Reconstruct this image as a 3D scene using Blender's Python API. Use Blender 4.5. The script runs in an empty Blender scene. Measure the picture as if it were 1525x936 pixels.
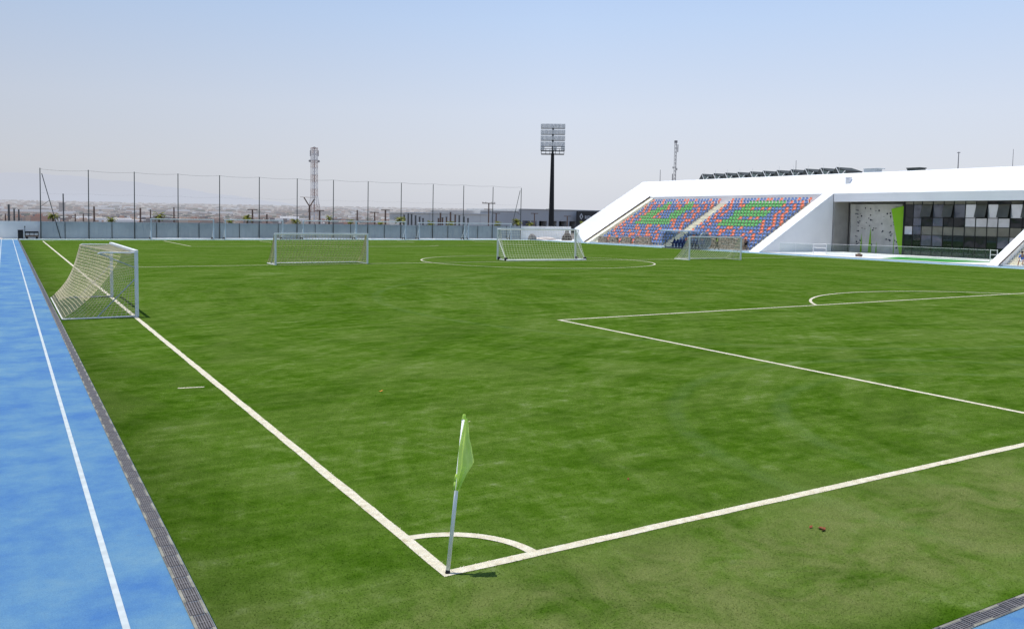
import bpy, bmesh, math, random
import numpy as np
from mathutils import Vector, Matrix
random.seed(7); rng = np.random.default_rng(7)
R = math.radians
scene = bpy.context.scene
COL = scene.collection

# ------------------------------------------------------------------ helpers
class MB:
    """collects boxes, bars and faces; build() links them as ONE mesh object"""
    def __init__(s): s.v = []; s.f = []; s.mi = []
    def face(s, pts, mi=0):
        n = len(s.v); s.v += [tuple(p) for p in pts]; s.f.append(tuple(range(n, n + len(pts)))); s.mi.append(mi)
    def box(s, x0, x1, y0, y1, z0, z1, mi=0):
        n = len(s.v)
        s.v += [(x0,y0,z0),(x1,y0,z0),(x1,y1,z0),(x0,y1,z0),(x0,y0,z1),(x1,y0,z1),(x1,y1,z1),(x0,y1,z1)]
        for q in ((0,3,2,1),(4,5,6,7),(0,1,5,4),(1,2,6,5),(2,3,7,6),(3,0,4,7)):
            s.f.append(tuple(n + i for i in q)); s.mi.append(mi)
    def bar(s, a, b, r, n=6, r2=None, mi=0, cap=True):
        a = Vector(a); b = Vector(b); d = (b - a)
        if d.length < 1e-6: return
        d.normalize(); r2 = r if r2 is None else r2
        u = d.orthogonal().normalized() if abs(d.z) < .999 else Vector((1, 0, 0)); w = d.cross(u)
        k = len(s.v)
        for c, rr in ((a, r), (b, r2)):
            for i in range(n):
                t = 2 * math.pi * (i + .5) / n
                s.v.append(tuple(c + (u * math.cos(t) + w * math.sin(t)) * rr))
        for i in range(n):
            j = (i + 1) % n; s.f.append((k+i, k+j, k+n+j, k+n+i)); s.mi.append(mi)
        if cap:
            s.f.append(tuple(k + i for i in reversed(range(n)))); s.f.append(tuple(k + n + i for i in range(n))); s.mi += [mi, mi]
    def tube(s, pts, r, n=6, mi=0):
        for a, b in zip(pts, pts[1:]): s.bar(a, b, r, n, mi=mi)
    def prism_y(s, poly, y0, y1, mi=0):          # poly of (x,z)
        n = len(poly)
        s.face([(x, y0, z) for x, z in poly], mi); s.face([(x, y1, z) for x, z in reversed(poly)], mi)
        for i in range(n):
            (xa, za), (xb, zb) = poly[i], poly[(i + 1) % n]
            s.face([(xa, y0, za), (xa, y1, za), (xb, y1, zb), (xb, y0, zb)], mi)
    def prism_z(s, poly, z0, z1, mi=0):
        n = len(poly)
        s.face([(x, y, z1) for x, y in poly], mi); s.face([(x, y, z0) for x, y in reversed(poly)], mi)
        for i in range(n):
            (xa, ya), (xb, yb) = poly[i], poly[(i + 1) % n]
            s.face([(xa, ya, z0), (xb, yb, z0), (xb, yb, z1), (xa, ya, z1)], mi)
    def build(s, name, mats, parent=None, smooth=False, bevel=0, kind=None, label=None, fixn=False):
        me = bpy.data.meshes.new(name); me.from_pydata(s.v, [], s.f)
        mats = mats if isinstance(mats, (list, tuple)) else [mats]
        for m in mats: me.materials.append(m)
        if len(mats) > 1: me.polygons.foreach_set('material_index', s.mi)
        if fixn:
            bm = bmesh.new(); bm.from_mesh(me); bmesh.ops.remove_doubles(bm, verts=bm.verts, dist=1e-5)
            bmesh.ops.recalc_face_normals(bm, faces=bm.faces); bm.to_mesh(me); bm.free()
        if smooth: me.polygons.foreach_set('use_smooth', [True] * len(me.polygons))
        me.update()
        o = bpy.data.objects.new(name, me); COL.objects.link(o)
        if parent: o.parent = parent
        if bevel:
            b = o.modifiers.new('bevel', 'BEVEL'); b.width = bevel; b.segments = 2; b.limit_method = 'ANGLE'
        if kind: o['kind'] = kind
        if label: o['label'] = label
        return o

def tag(o, label, cat, group=None, kind=None):
    o['label'] = label; o['category'] = cat
    if group: o['group'] = group
    if kind: o['kind'] = kind
    return o
def thing(name, label, cat, loc=(0, 0, 0), rz=0., group=None):
    o = bpy.data.objects.new(name, None); COL.objects.link(o); o.empty_display_size = .1
    o.location = loc; o.rotation_euler = (0, 0, rz)
    return tag(o, label, cat, group)
def copy_tree(o, parent=None):
    c = o.copy(); COL.objects.link(c); c.parent = parent
    for ch in list(o.children): copy_tree(ch, c)
    return c

# ------------------------------------------------------------------ materials
def nt(m): m.use_nodes = True; return m.node_tree.nodes, m.node_tree.links
def mat(name, col, rough=.6, spec=.3, noise=0., nscale=3., metal=0., bump=0., bscale=40., col2=None, emit=None, detail=4, coords='Object'):
    m = bpy.data.materials.new(name); N, L = nt(m); b = N['Principled BSDF']
    b.inputs['Roughness'].default_value = rough; b.inputs['Metallic'].default_value = metal
    b.inputs['Specular IOR Level'].default_value = spec
    b.inputs['Base Color'].default_value = (*col, 1)
    tc = N.new('ShaderNodeTexCoord')
    if noise or col2:
        n = N.new('ShaderNodeTexNoise'); n.inputs['Scale'].default_value = nscale; n.inputs['Detail'].default_value = detail
        L.new(tc.outputs[coords], n.inputs['Vector'])
        r = N.new('ShaderNodeValToRGB'); r.color_ramp.elements[0].position = .33; r.color_ramp.elements[1].position = .68
        c2 = col2 or tuple(min(1, c * (1 + noise)) for c in col); c1 = col if col2 else tuple(c * (1 - noise) for c in col)
        r.color_ramp.elements[0].color = (*c1, 1); r.color_ramp.elements[1].color = (*c2, 1)
        L.new(n.outputs['Fac'], r.inputs['Fac']); L.new(r.outputs['Color'], b.inputs['Base Color'])
    if bump:
        n2 = N.new('ShaderNodeTexNoise'); n2.inputs['Scale'].default_value = bscale; n2.inputs['Detail'].default_value = 3
        L.new(tc.outputs[coords], n2.inputs['Vector'])
        bp = N.new('ShaderNodeBump'); bp.inputs['Strength'].default_value = bump; bp.inputs['Distance'].default_value = .02
        L.new(n2.outputs['Fac'], bp.inputs['Height']); L.new(bp.outputs['Normal'], b.inputs['Normal'])
    return m

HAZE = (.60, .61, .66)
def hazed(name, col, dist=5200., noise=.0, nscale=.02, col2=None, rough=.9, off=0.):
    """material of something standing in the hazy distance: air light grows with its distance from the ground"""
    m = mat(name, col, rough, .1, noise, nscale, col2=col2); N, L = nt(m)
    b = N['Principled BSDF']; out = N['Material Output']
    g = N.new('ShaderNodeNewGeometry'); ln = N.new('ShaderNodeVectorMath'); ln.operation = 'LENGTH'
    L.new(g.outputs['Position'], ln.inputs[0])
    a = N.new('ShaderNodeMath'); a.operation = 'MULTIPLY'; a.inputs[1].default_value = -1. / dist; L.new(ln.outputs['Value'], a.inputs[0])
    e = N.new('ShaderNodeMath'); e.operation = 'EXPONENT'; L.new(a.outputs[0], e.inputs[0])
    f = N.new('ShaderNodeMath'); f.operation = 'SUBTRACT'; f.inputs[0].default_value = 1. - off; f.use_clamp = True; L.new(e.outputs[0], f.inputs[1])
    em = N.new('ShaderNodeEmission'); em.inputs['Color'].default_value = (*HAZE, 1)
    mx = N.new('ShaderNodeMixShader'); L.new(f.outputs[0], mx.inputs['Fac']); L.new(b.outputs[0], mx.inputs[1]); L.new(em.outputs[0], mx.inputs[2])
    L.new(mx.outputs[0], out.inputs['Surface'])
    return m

BANDS = [(12.3, -.3, 7.25, .26), (12.3, -.3, 5.35, .26), (24., 21., 15.2, .30)]
def turf_material(name, white=False):
    m = bpy.data.materials.new(name); N, L = nt(m); b = N['Principled BSDF']
    b.inputs['Roughness'].default_value = 1; b.inputs['Specular IOR Level'].default_value = .0
    g = N.new('ShaderNodeNewGeometry')
    def noise(scale, det=5, rough=.55, dist=0.):
        n = N.new('ShaderNodeTexNoise'); n.inputs['Scale'].default_value = scale; n.inputs['Detail'].default_value = det
        n.inputs['Roughness'].default_value = rough; n.inputs['Distortion'].default_value = dist
        L.new(g.outputs['Position'], n.inputs['Vector']); return n.outputs['Fac']
    def ramp(f, stops):
        r = N.new('ShaderNodeValToRGB'); e = r.color_ramp.elements
        while len(e) < len(stops): e.new(.5)
        for i, (p, c) in enumerate(stops): e[i].position = p; e[i].color = (*c, 1)
        L.new(f, r.inputs['Fac']); return r.outputs['Color']
    def mix(f, a, c, mode='MIX'):
        x = N.new('ShaderNodeMix'); x.data_type = 'RGBA'; x.blend_type = mode
        if isinstance(f, float): x.inputs['Factor'].default_value = f
        else: L.new(f, x.inputs['Factor'])
        L.new(a, x.inputs['A']); L.new(c, x.inputs['B']); return x.outputs['Result']
    if white:
        c = ramp(noise(9, 6, .7), [(.25, (.36, .29, .17)), (.44, (.53, .48, .36)), (.7, (.64, .60, .49))])
        L.new(c, b.inputs['Base Color']); return m
    c0 = ramp(noise(3.2, 10, .74, .3), [(.28, (.038, .088, .0040)), (.45, (.050, .107, .0065)), (.58, (.068, .127, .0125)), (.76, (.112, .168, .038))])
    # brushed streaks left by the sweeper
    mp = N.new('ShaderNodeMapping'); mp.inputs['Rotation'].default_value = (0, 0, R(16)); mp.inputs['Scale'].default_value = (.22, 1.9, 1)
    L.new(g.outputs['Position'], mp.inputs['Vector'])
    st = N.new('ShaderNodeTexNoise'); st.inputs['Scale'].default_value = 1.5; st.inputs['Detail'].default_value = 9; st.inputs['Roughness'].default_value = .68; st.inputs['Distortion'].default_value = .6
    L.new(mp.outputs[0], st.inputs['Vector'])
    c1 = ramp(st.outputs['Fac'], [(.36, (.76, .82, .73)), (.50, (1, 1, 1)), (.66, (1.44, 1.23, 2.1))])
    c = mix(.85, c0, c1, 'MULTIPLY')
    # curved passes of the sweeper: fine rings around two turning points
    for k, (cx_, cy_, fr) in enumerate(((16., -2., 1.0), (30., 24., .7), (-6, 30, .6))):
        s_ = N.new('ShaderNodeVectorMath'); s_.operation = 'SUBTRACT'; s_.inputs[1].default_value = (cx_, cy_, 0); L.new(g.outputs['Position'], s_.inputs[0])
        ln = N.new('ShaderNodeVectorMath'); ln.operation = 'LENGTH'; L.new(s_.outputs[0], ln.inputs[0])
        sp_ = N.new('ShaderNodeSeparateXYZ'); L.new(s_.outputs[0], sp_.inputs[0])
        at_ = N.new('ShaderNodeMath'); at_.operation = 'ARCTAN2'; L.new(sp_.outputs['Y'], at_.inputs[0]); L.new(sp_.outputs['X'], at_.inputs[1])
        cb = N.new('ShaderNodeCombineXYZ'); m1 = N.new('ShaderNodeMath'); m1.operation = 'MULTIPLY'; m1.inputs[1].default_value = 1.15*fr; L.new(ln.outputs['Value'], m1.inputs[0])
        m2 = N.new('ShaderNodeMath'); m2.operation = 'MULTIPLY'; m2.inputs[1].default_value = 1.6; L.new(at_.outputs[0], m2.inputs[0])
        L.new(m1.outputs[0], cb.inputs['X']); L.new(m2.outputs[0], cb.inputs['Y']); cb.inputs['Z'].default_value = k*7.3
        nn = N.new('ShaderNodeTexNoise'); nn.inputs['Scale'].default_value = 1.3; nn.inputs['Detail'].default_value = 9; nn.inputs['Roughness'].default_value = .7
        L.new(cb.outputs[0], nn.inputs['Vector'])
        c = mix(.6, c, ramp(nn.outputs['Fac'], [(.38, (.72, .78, .70)), (.50, (1, 1, 1)), (.64, (1.50, 1.26, 2.3))]), 'MULTIPLY')
    def band(cx_, cy_, r_, w_, lo, hi):      # a single brush or wheel pass along an arc
        s_ = N.new('ShaderNodeVectorMath'); s_.operation = 'DISTANCE'; s_.inputs[1].default_value = (cx_, cy_, 0); L.new(g.outputs['Position'], s_.inputs[0])
        a_ = N.new('ShaderNodeMath'); a_.operation = 'SUBTRACT'; a_.inputs[1].default_value = r_; L.new(s_.outputs['Value'], a_.inputs[0])
        b_ = N.new('ShaderNodeMath'); b_.operation = 'ABSOLUTE'; L.new(a_.outputs[0], b_.inputs[0])
        q_ = N.new('ShaderNodeMapRange'); q_.interpolation_type = 'SMOOTHSTEP'; q_.inputs['From Min'].default_value = w_; q_.inputs['From Max'].default_value = w_*.2; L.new(b_.outputs[0], q_.inputs['Value'])
        n_ = ramp(noise(1.1, 7, .7), [(lo, (0, 0, 0)), (hi, (1, 1, 1))]); z_ = N.new('ShaderNodeMath'); z_.operation = 'MULTIPLY'; L.new(q_.outputs[0], z_.inputs[0]); L.new(n_, z_.inputs[1]); return z_.outputs[0]
    pale = N.new('ShaderNodeRGB'); pale.outputs[0].default_value = (.125, .185, .070, 1)
    for args in BANDS:
        f_ = band(*args, .30, .62); k_ = N.new('ShaderNodeMath'); k_.operation = 'MULTIPLY'; k_.inputs[1].default_value = .26; L.new(f_, k_.inputs[0]); c = mix(k_.outputs[0], c, pale.outputs[0])
    # worn greyish patches
    w = ramp(noise(.32, 9, .66, 1.4), [(.44, (0, 0, 0)), (.66, (1, 1, 1))])
    rgb = N.new('ShaderNodeRGB'); rgb.outputs[0].default_value = (.118, .158, .040, 1)
    sc = N.new('ShaderNodeMath'); sc.operation = 'MULTIPLY'; sc.inputs[1].default_value = .38; L.new(w, sc.inputs[0])
    c = mix(sc.outputs[0], c, rgb.outputs[0])
    # drier turf outside the goal line (in front of y = 0)
    sp = N.new('ShaderNodeSeparateXYZ'); L.new(g.outputs['Position'], sp.inputs[0])
    mr = N.new('ShaderNodeMapRange'); mr.inputs['From Min'].default_value = .4; mr.inputs['From Max'].default_value = -.9
    mr.inputs['To Min'].default_value = 0; mr.inputs['To Max'].default_value = .72; L.new(sp.outputs['Y'], mr.inputs['Value'])
    mr2 = N.new('ShaderNodeMapRange'); mr2.inputs['From Min'].default_value = -2.3; mr2.inputs['From Max'].default_value = -2.95
    mr2.inputs['To Min'].default_value = 1; mr2.inputs['To Max'].default_value = 0; L.new(sp.outputs['Y'], mr2.inputs['Value'])
    pr = N.new('ShaderNodeMath'); pr.operation = 'MULTIPLY'; L.new(mr.outputs[0], pr.inputs[0]); L.new(mr2.outputs[0], pr.inputs[1])
    wn = ramp(noise(1.3, 8, .68, .8), [(.38, (.08, .08, .08)), (.60, (1, 1, 1))])
    p2 = N.new('ShaderNodeMath'); p2.operation = 'MULTIPLY'; L.new(pr.outputs[0], p2.inputs[0]); L.new(wn, p2.inputs[1])
    rgb2 = N.new('ShaderNodeRGB'); rgb2.outputs[0].default_value = (.150, .168, .058, 1)
    c = mix(p2.outputs[0], c, rgb2.outputs[0])
    mr3 = N.new('ShaderNodeMapRange'); mr3.inputs['From Min'].default_value = -2.2; mr3.inputs['From Max'].default_value = -.9
    mr3.inputs['To Min'].default_value = .72; mr3.inputs['To Max'].default_value = 1; L.new(sp.outputs['X'], mr3.inputs['Value'])
    vs = N.new('ShaderNodeVectorMath'); vs.operation = 'SCALE'; L.new(c, vs.inputs[0]); L.new(mr3.outputs[0], vs.inputs['Scale']); c = vs.outputs[0]
    # fibre grain
    c = mix(.85, c, ramp(noise(42, 4, .78), [(.30, (.60, .64, .5)), (.5, (1, 1, 1)), (.72, (1.5, 1.4, 1.45))]), 'MULTIPLY')
    L.new(c, b.inputs['Base Color'])
    bp = N.new('ShaderNodeBump'); bp.inputs['Strength'].default_value = .5; bp.inputs['Distance'].default_value = .02
    L.new(noise(60, 3, .7), bp.inputs['Height']); L.new(bp.outputs['Normal'], b.inputs['Normal'])
    return m

def track_material(name, c_lo, c_mid, c_hi):
    m = bpy.data.materials.new(name); N, L = nt(m); b = N['Principled BSDF']
    b.inputs['Roughness'].default_value = .85; b.inputs['Specular IOR Level'].default_value = .2
    g = N.new('ShaderNodeNewGeometry')
    def noise(s, d=5, r=.6):
        n = N.new('ShaderNodeTexNoise'); n.inputs['Scale'].default_value = s; n.inputs['Detail'].default_value = d; n.inputs['Roughness'].default_value = r
        L.new(g.outputs['Position'], n.inputs['Vector']); return n.outputs['Fac']
    r = N.new('ShaderNodeValToRGB'); e = r.color_ramp.elements; e.new(.5)
    for i, (p, c) in enumerate(((.36, c_lo), (.52, c_mid), (.68, c_hi))): e[i].position = p; e[i].color = (*c, 1)
    L.new(noise(.95, 9, .68), r.inputs['Fac'])
    r2 = N.new('ShaderNodeValToRGB'); e = r2.color_ramp.elements; e[0].position = .3; e[1].position = .7
    e[0].color = (.66, .70, .76, 1); e[1].color = (1.30, 1.25, 1.18, 1); L.new(noise(90, 3, .8), r2.inputs['Fac'])
    x = N.new('ShaderNodeMix'); x.data_type = 'RGBA'; x.blend_type = 'MULTIPLY'; x.inputs['Factor'].default_value = .8
    L.new(r.outputs[0], x.inputs['A']); L.new(r2.outputs[0], x.inputs['B'])
    # small scuffs
    r3 = N.new('ShaderNodeValToRGB'); e = r3.color_ramp.elements; e[0].position = .69; e[1].position = .76
    e[0].color = (0, 0, 0, 1); e[1].color = (.6, .6, .6, 1); L.new(noise(5.5, 4, .55), r3.inputs['Fac'])
    x2 = N.new('ShaderNodeMix'); x2.data_type = 'RGBA'; x2.inputs['B'].default_value = (.10, .17, .25, 1)
    L.new(r3.outputs[0], x2.inputs['Factor']); L.new(x.outputs['Result'], x2.inputs['A'])
    L.new(x2.outputs['Result'], b.inputs['Base Color'])
    bp = N.new('ShaderNodeBump'); bp.inputs['Strength'].default_value = .35; bp.inputs['Distance'].default_value = .01
    L.new(noise(140, 2, .8), bp.inputs['Height']); L.new(bp.outputs['Normal'], b.inputs['Normal'])
    return m

M = {}
M['turf'] = turf_material('turf'); M['turf_white'] = turf_material('turf_white', True)
def fibre_of(name, white):
    m = turf_material(name, white); N, L = nt(m); b = N['Principled BSDF']; src = b.inputs['Base Color'].links[0].from_socket
    b.inputs['Specular IOR Level'].default_value = 0
    for l in list(b.inputs['Normal'].links): L.remove(l)
    t = N.new('ShaderNodeBsdfTranslucent'); L.new(src, t.inputs[0]); a = N.new('ShaderNodeAddShader')
    L.new(b.outputs[0], a.inputs[0]); L.new(t.outputs[0], a.inputs[1]); L.new(a.outputs[0], N['Material Output'].inputs[0]); return m
M['fibre'] = fibre_of('turf_fibre', False); M['fibre_white'] = fibre_of('line_fibre', True)
M['track'] = track_material('track', (.050, .150, .345), (.086, .206, .350), (.128, .252, .348))
M['track_pale'] = track_material('track_pale', (.17, .31, .42), (.24, .38, .46), (.33, .45, .50))
M['lane_paint'] = mat('lane_paint', (.46, .50, .50), .7, .2, .10, 7)
M['white'] = mat('white_wall', (.80, .80, .80), .7, .2, .03, .5)
M['shadewhite'] = mat('white_render', (.80, .79, .78), .8, .2, .05, .35)
M['white_paint'] = mat('white_paint', (.78, .78, .76), .4, .4, .05, 3)
M['post_white'] = mat('post_white', (.66, .69, .70), .35, .5, .04, 3)
M['post_grey'] = mat('post_grey', (.50, .55, .57), .4, .4, .05, 4)
M['net'] = mat('net_tan', (.60, .52, .34), .9, .1, .15, 4)
M['net_pale'] = mat('net_pale', (.62, .60, .48), .9, .1, .1, 4)
M['steel'] = mat('brace_steel', (.38, .42, .43), .4, .5, .1, 5, metal=.3)
M['dark_steel'] = mat('dark_steel', (.045, .055, .05), .5, .4, .2, 4)
M['black'] = mat('black', (.012, .012, .012), .5, .3, .2, 5)
M['rubber'] = mat('rubber', (.02, .02, .02), .8, .2, .2, 5)
M['concrete'] = mat('concrete', (.42, .39, .31), .85, .2, .16, 1.2, bump=.1)
M['concrete_edge'] = mat('concrete_edge', (.23, .22, .18), .9, .2, .25, 8, bump=.2)
M['step'] = mat('step_beige', (.72, .67, .56), .85, .2, .14, 1.4)
M['step_light'] = mat('stair_cream', (.80, .76, .60), .85, .2, .14, 1.5)
M['grate'] = mat('grate_grey', (.05, .046, .045), .55, .4, .25, 20)
M['grate_light'] = mat('grate_bar', (.145, .132, .128), .5, .4, .2, 20)
M['screen'] = mat('windscreen_fabric', (.34, .365, .37), .9, .1, .08, .4)
M['plaster'] = mat('plaster_wall', (.76, .75, .73), .85, .2, .12, .35)
M['pale_path'] = mat('pale_path', (.50, .58, .56), .85, .2, .12, .6)
M['terrace'] = mat('terrace', (.66, .66, .64), .8, .2, .08, .4)
M['carpet'] = mat('green_carpet', (.05, .25, .045), .9, .1, .15, 1)
M['fascia'] = mat('fascia', (.78, .77, .80), .7, .2, .03, .3)
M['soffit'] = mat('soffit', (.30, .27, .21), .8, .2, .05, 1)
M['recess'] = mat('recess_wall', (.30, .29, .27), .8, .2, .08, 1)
M['climb'] = mat('climbing_wall', (.50, .49, .46), .85, .2, .14, .8)
M['lime'] = mat('lime', (.22, .48, .01), .5, .3, .05, .5)
M['blue_hold'] = mat('hold_dark', (.03, .035, .06), .6, .3, .1, 3)
M['purple_hold'] = mat('hold_grey', (.18, .18, .20), .6, .3, .1, 3)
M['edge_brown'] = mat('edge_brown', (.10, .065, .05), .7, .2, .1, 2)
M['saw'] = mat('rooflight_grey', (.05, .055, .052), .7, .2, .15, 1)
M['saw_glass'] = mat('rooflight_glass', (.10, .13, .12), .4, .4, .2, .6)
M['vent_blue'] = mat('vent_blue', (.40, .44, .46), .4, .4, .1, 2)
M['bark'] = mat('bark', (.13, .10, .07), .9, .1, .25, 4)
M['wood_post'] = mat('wood_post', (.19, .13, .10), .9, .1, .2, 3)
M['grey_post'] = mat('grey_post', (.13, .13, .12), .8, .2, .2, 3)
M['stone'] = mat('rubble_stone', (.20, .135, .09), .95, .1, .3, 3.5, col2=(.62, .48, .36), bump=.4, bscale=8, detail=8)
M['soil'] = mat('soil', (.22, .17, .12), .95, .1, .3, .1)
M['sand'] = mat('sand', (.60, .52, .47), .95, .1, .1, 1.5)
M['seat_b'] = mat('seat_blue', (.16, .25, .50), .4, .4, .05, 2)
M['seat_o'] = mat('seat_orange', (.88, .25, .14), .4, .4, .05, 2)
M['seat_g'] = mat('seat_green', (.16, .50, .15), .4, .4, .05, 2)
M['navy'] = mat('navy', (.015, .035, .16), .45, .4, .1, 3)
M['skin'] = mat('skin', (.33, .19, .12), .6, .3, .05, 8)
M['hair'] = mat('hair', (.02, .015, .012), .7, .2, .1, 20)
M['vest'] = mat('vest', (.62, .85, .04), .7, .2, .08, 6)
M['khaki'] = mat('khaki', (.16, .12, .075), .8, .2, .1, 6)
M['cloth_black'] = mat('cloth_black', (.018, .018, .02), .85, .1, .15, 6)
M['cloth_blue'] = mat('cloth_blue', (.09, .19, .50), .8, .1, .1, 6)
M['cloth_white'] = mat('cloth_white', (.86, .86, .87), .8, .1, .05, 6)

def leafy(name, c1, c2, sc=1.5):
    m = mat(name, c1, .7, .2, 0, sc, col2=c2, coords='Object'); N, L = nt(m)
    b = N['Principled BSDF']; out = N['Material Output']
    t = N.new('ShaderNodeBsdfTranslucent'); mx = N.new('ShaderNodeMixShader'); mx.inputs[0].default_value = .25
    src = b.inputs['Base Color'].links[0].from_socket; L.new(src, t.inputs[0])
    L.new(b.outputs[0], mx.inputs[1]); L.new(t.outputs[0], mx.inputs[2]); L.new(mx.outputs[0], out.inputs[0]); return m
M['palm'] = leafy('palm_leaf', (.07, .10, .012), (.34, .33, .05), 2.5)
M['tree'] = leafy('tree_leaf', (.030, .048, .022), (.085, .105, .055), 1.)
M['flag'] = leafy('flag_cloth', (.56, .76, .15), (.68, .85, .24), 5)
nt(M['flag'])[0]['Mix Shader'].inputs[0].default_value = .5

def glass(name, tint, refl=.12, alpha=.75):
    m = bpy.data.materials.new(name); N, L = nt(m); out = N['Material Output']; N.remove(N['Principled BSDF'])
    t = N.new('ShaderNodeBsdfTransparent'); t.inputs[0].default_value = (*tint, 1)
    d = N.new('ShaderNodeBsdfDiffuse'); d.inputs[0].default_value = (tint[0]*.55, tint[1]*.6, tint[2]*.6, 1)
    g = N.new('ShaderNodeBsdfGlossy'); g.inputs['Roughness'].default_value = .05
    a = N.new('ShaderNodeMixShader'); a.inputs[0].default_value = 1 - alpha
    n = N.new('ShaderNodeTexNoise'); n.inputs['Scale'].default_value = .8
    mr = N.new('ShaderNodeMapRange'); mr.inputs['To Min'].default_value = refl * .7; mr.inputs['To Max'].default_value = refl * 1.3
    L.new(n.outputs['Fac'], mr.inputs['Value'])
    L.new(t.outputs[0], a.inputs[1]); L.new(d.outputs[0], a.inputs[2])
    b = N.new('ShaderNodeMixShader'); L.new(mr.outputs[0], b.inputs[0]); L.new(a.outputs[0], b.inputs[1]); L.new(g.outputs[0], b.inputs[2])
    L.new(b.outputs[0], out.inputs[0]); return m
M['rail_glass'] = glass('rail_glass', (.92, .96, .95), .05, .94)
M['shelter_glass'] = glass('shelter_glass', (.55, .62, .66), .14, .72)
def pane(name, col, refl, rough=.02, wob=.0):
    m = bpy.data.materials.new(name); N, L = nt(m); out = N['Material Output']; N.remove(N['Principled BSDF'])
    d = N.new('ShaderNodeBsdfDiffuse'); g = N.new('ShaderNodeBsdfGlossy'); g.inputs['Roughness'].default_value = rough
    geo = N.new('ShaderNodeNewGeometry')
    n = N.new('ShaderNodeTexNoise'); n.inputs['Scale'].default_value = .55; n.inputs['Detail'].default_value = 3; L.new(geo.outputs['Position'], n.inputs['Vector'])
    r = N.new('ShaderNodeValToRGB'); r.color_ramp.elements[0].position = .4; r.color_ramp.elements[1].position = .6
    r.color_ramp.elements[0].color = (*[c*.82 for c in col], 1); r.color_ramp.elements[1].color = (*[c*1.12 for c in col], 1)
    L.new(n.outputs['Fac'], r.inputs[0]); L.new(r.outputs[0], d.inputs[0])
    if wob:
        n2 = N.new('ShaderNodeTexNoise'); n2.inputs['Scale'].default_value = .8; n2.inputs['Detail'].default_value = 1.5; L.new(geo.outputs['Position'], n2.inputs['Vector'])
        bp = N.new('ShaderNodeBump'); bp.inputs['Strength'].default_value = wob; bp.inputs['Distance'].default_value = .25
        L.new(n2.outputs['Fac'], bp.inputs['Height']); L.new(bp.outputs[0], g.inputs['Normal'])
    mx = N.new('ShaderNodeMixShader'); mx.inputs[0].default_value = refl
    L.new(d.outputs[0], mx.inputs[1]); L.new(g.outputs[0], mx.inputs[2]); L.new(mx.outputs[0], out.inputs[0]); return m
M['p_dark'] = pane('pane_dark', (.022, .022, .024), .04, wob=.3)
M['p_slate'] = pane('pane_slate', (.085, .09, .12), .10, wob=.25)
M['p_white_refl'] = pane('pane_white_reflection', (.55, .56, .60), .50)  # bright reflections painted in as a pale pane colour
M['p_brown'] = pane('pane_brown', (.19, .175, .14), .05)
M['p_open'] = pane('pane_open', (.10, .092, .075), .03)
M['p_blue'] = pane('pane_blue', (.05, .11, .25), .08)
M['p_green'] = pane('pane_green', (.015, .022, .018), .06)

# ------------------------------------------------------------------ camera
cd = bpy.data.cameras.new('camera'); cam = bpy.data.objects.new('camera', cd); COL.objects.link(cam)
yaw, pitch, roll = .53871, .06928, .01631
fw = Vector((math.sin(yaw)*math.cos(pitch), math.cos(yaw)*math.cos(pitch), -math.sin(pitch)))
rt = Vector((math.cos(yaw), -math.sin(yaw), 0)); up = rt.cross(fw)
r2 = rt*math.cos(roll) + up*math.sin(roll); u2 = -rt*math.sin(roll) + up*math.cos(roll)
cam.matrix_world = Matrix(((r2.x, u2.x, -fw.x, -3.59713), (r2.y, u2.y, -fw.y, -7.13799), (r2.z, u2.z, -fw.z, 3.43059), (0, 0, 0, 1)))
cd.sensor_width = 36; cd.lens = 1265.89*36/1525; cd.shift_y = -56.78/1525
cd.clip_start = .1; cd.clip_end = 40000
scene.camera = cam

# ------------------------------------------------------------------ light
SD = Vector((-.145, .165, 1)).normalized()
sl = bpy.data.lights.new('sun', 'SUN'); sl.energy = 4.2; sl.angle = R(.5); sl.color = (1, .965, .90)
so = bpy.data.objects.new('sun', sl); COL.objects.link(so); so.rotation_euler = SD.to_track_quat('Z', 'Y').to_euler(); so.location = (0, 0, 60)
w = bpy.data.worlds.new('World'); scene.world = w; w.use_nodes = True
N, L = w.node_tree.nodes, w.node_tree.links
bg = N['Background']; bg.inputs['Strength'].default_value = .1
sky = N.new('ShaderNodeTexSky'); sky.sky_type = 'NISHITA'; sky.sun_disc = False
sky.sun_elevation = math.asin(SD.z); sky.sun_rotation = math.atan2(SD.x, SD.y)
sky.altitude = 600; sky.air_density = 1.0; sky.dust_density = 2.0; sky.ozone_density = 1.0
tc = N.new('ShaderNodeTexCoord'); sx = N.new('ShaderNodeSeparateXYZ'); L.new(tc.outputs['Generated'], sx.inputs[0])
rp = N.new('ShaderNodeValToRGB'); L.new(sx.outputs['Z'], rp.inputs[0])
SKY = [(0., (6.6, 6.8, 7.5)), (.05, (7.1, 7.35, 8.0)), (.12, (6.8, 7.45, 8.7)), (.22, (5.4, 6.85, 9.3)), (.32, (4.0, 5.8, 9.3)), (1., (2.2, 3.6, 6.8))]
e = rp.color_ramp.elements
while len(e) < len(SKY): e.new(.5)
for i, (p, c) in enumerate(SKY): e[i].position = p; e[i].color = (*[k/10 for k in c], 1)
sc10 = N.new('ShaderNodeVectorMath'); sc10.operation = 'SCALE'; sc10.inputs['Scale'].default_value = 10; L.new(rp.outputs[0], sc10.inputs[0])
mx = N.new('ShaderNodeMix'); mx.data_type = 'RGBA'; mx.inputs['Factor'].default_value = .92
dt = N.new('ShaderNodeVectorMath'); dt.operation = 'DOT_PRODUCT'; dt.inputs[1].default_value = (.858, -.513, 0); L.new(tc.outputs['Generated'], dt.inputs[0])
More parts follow.
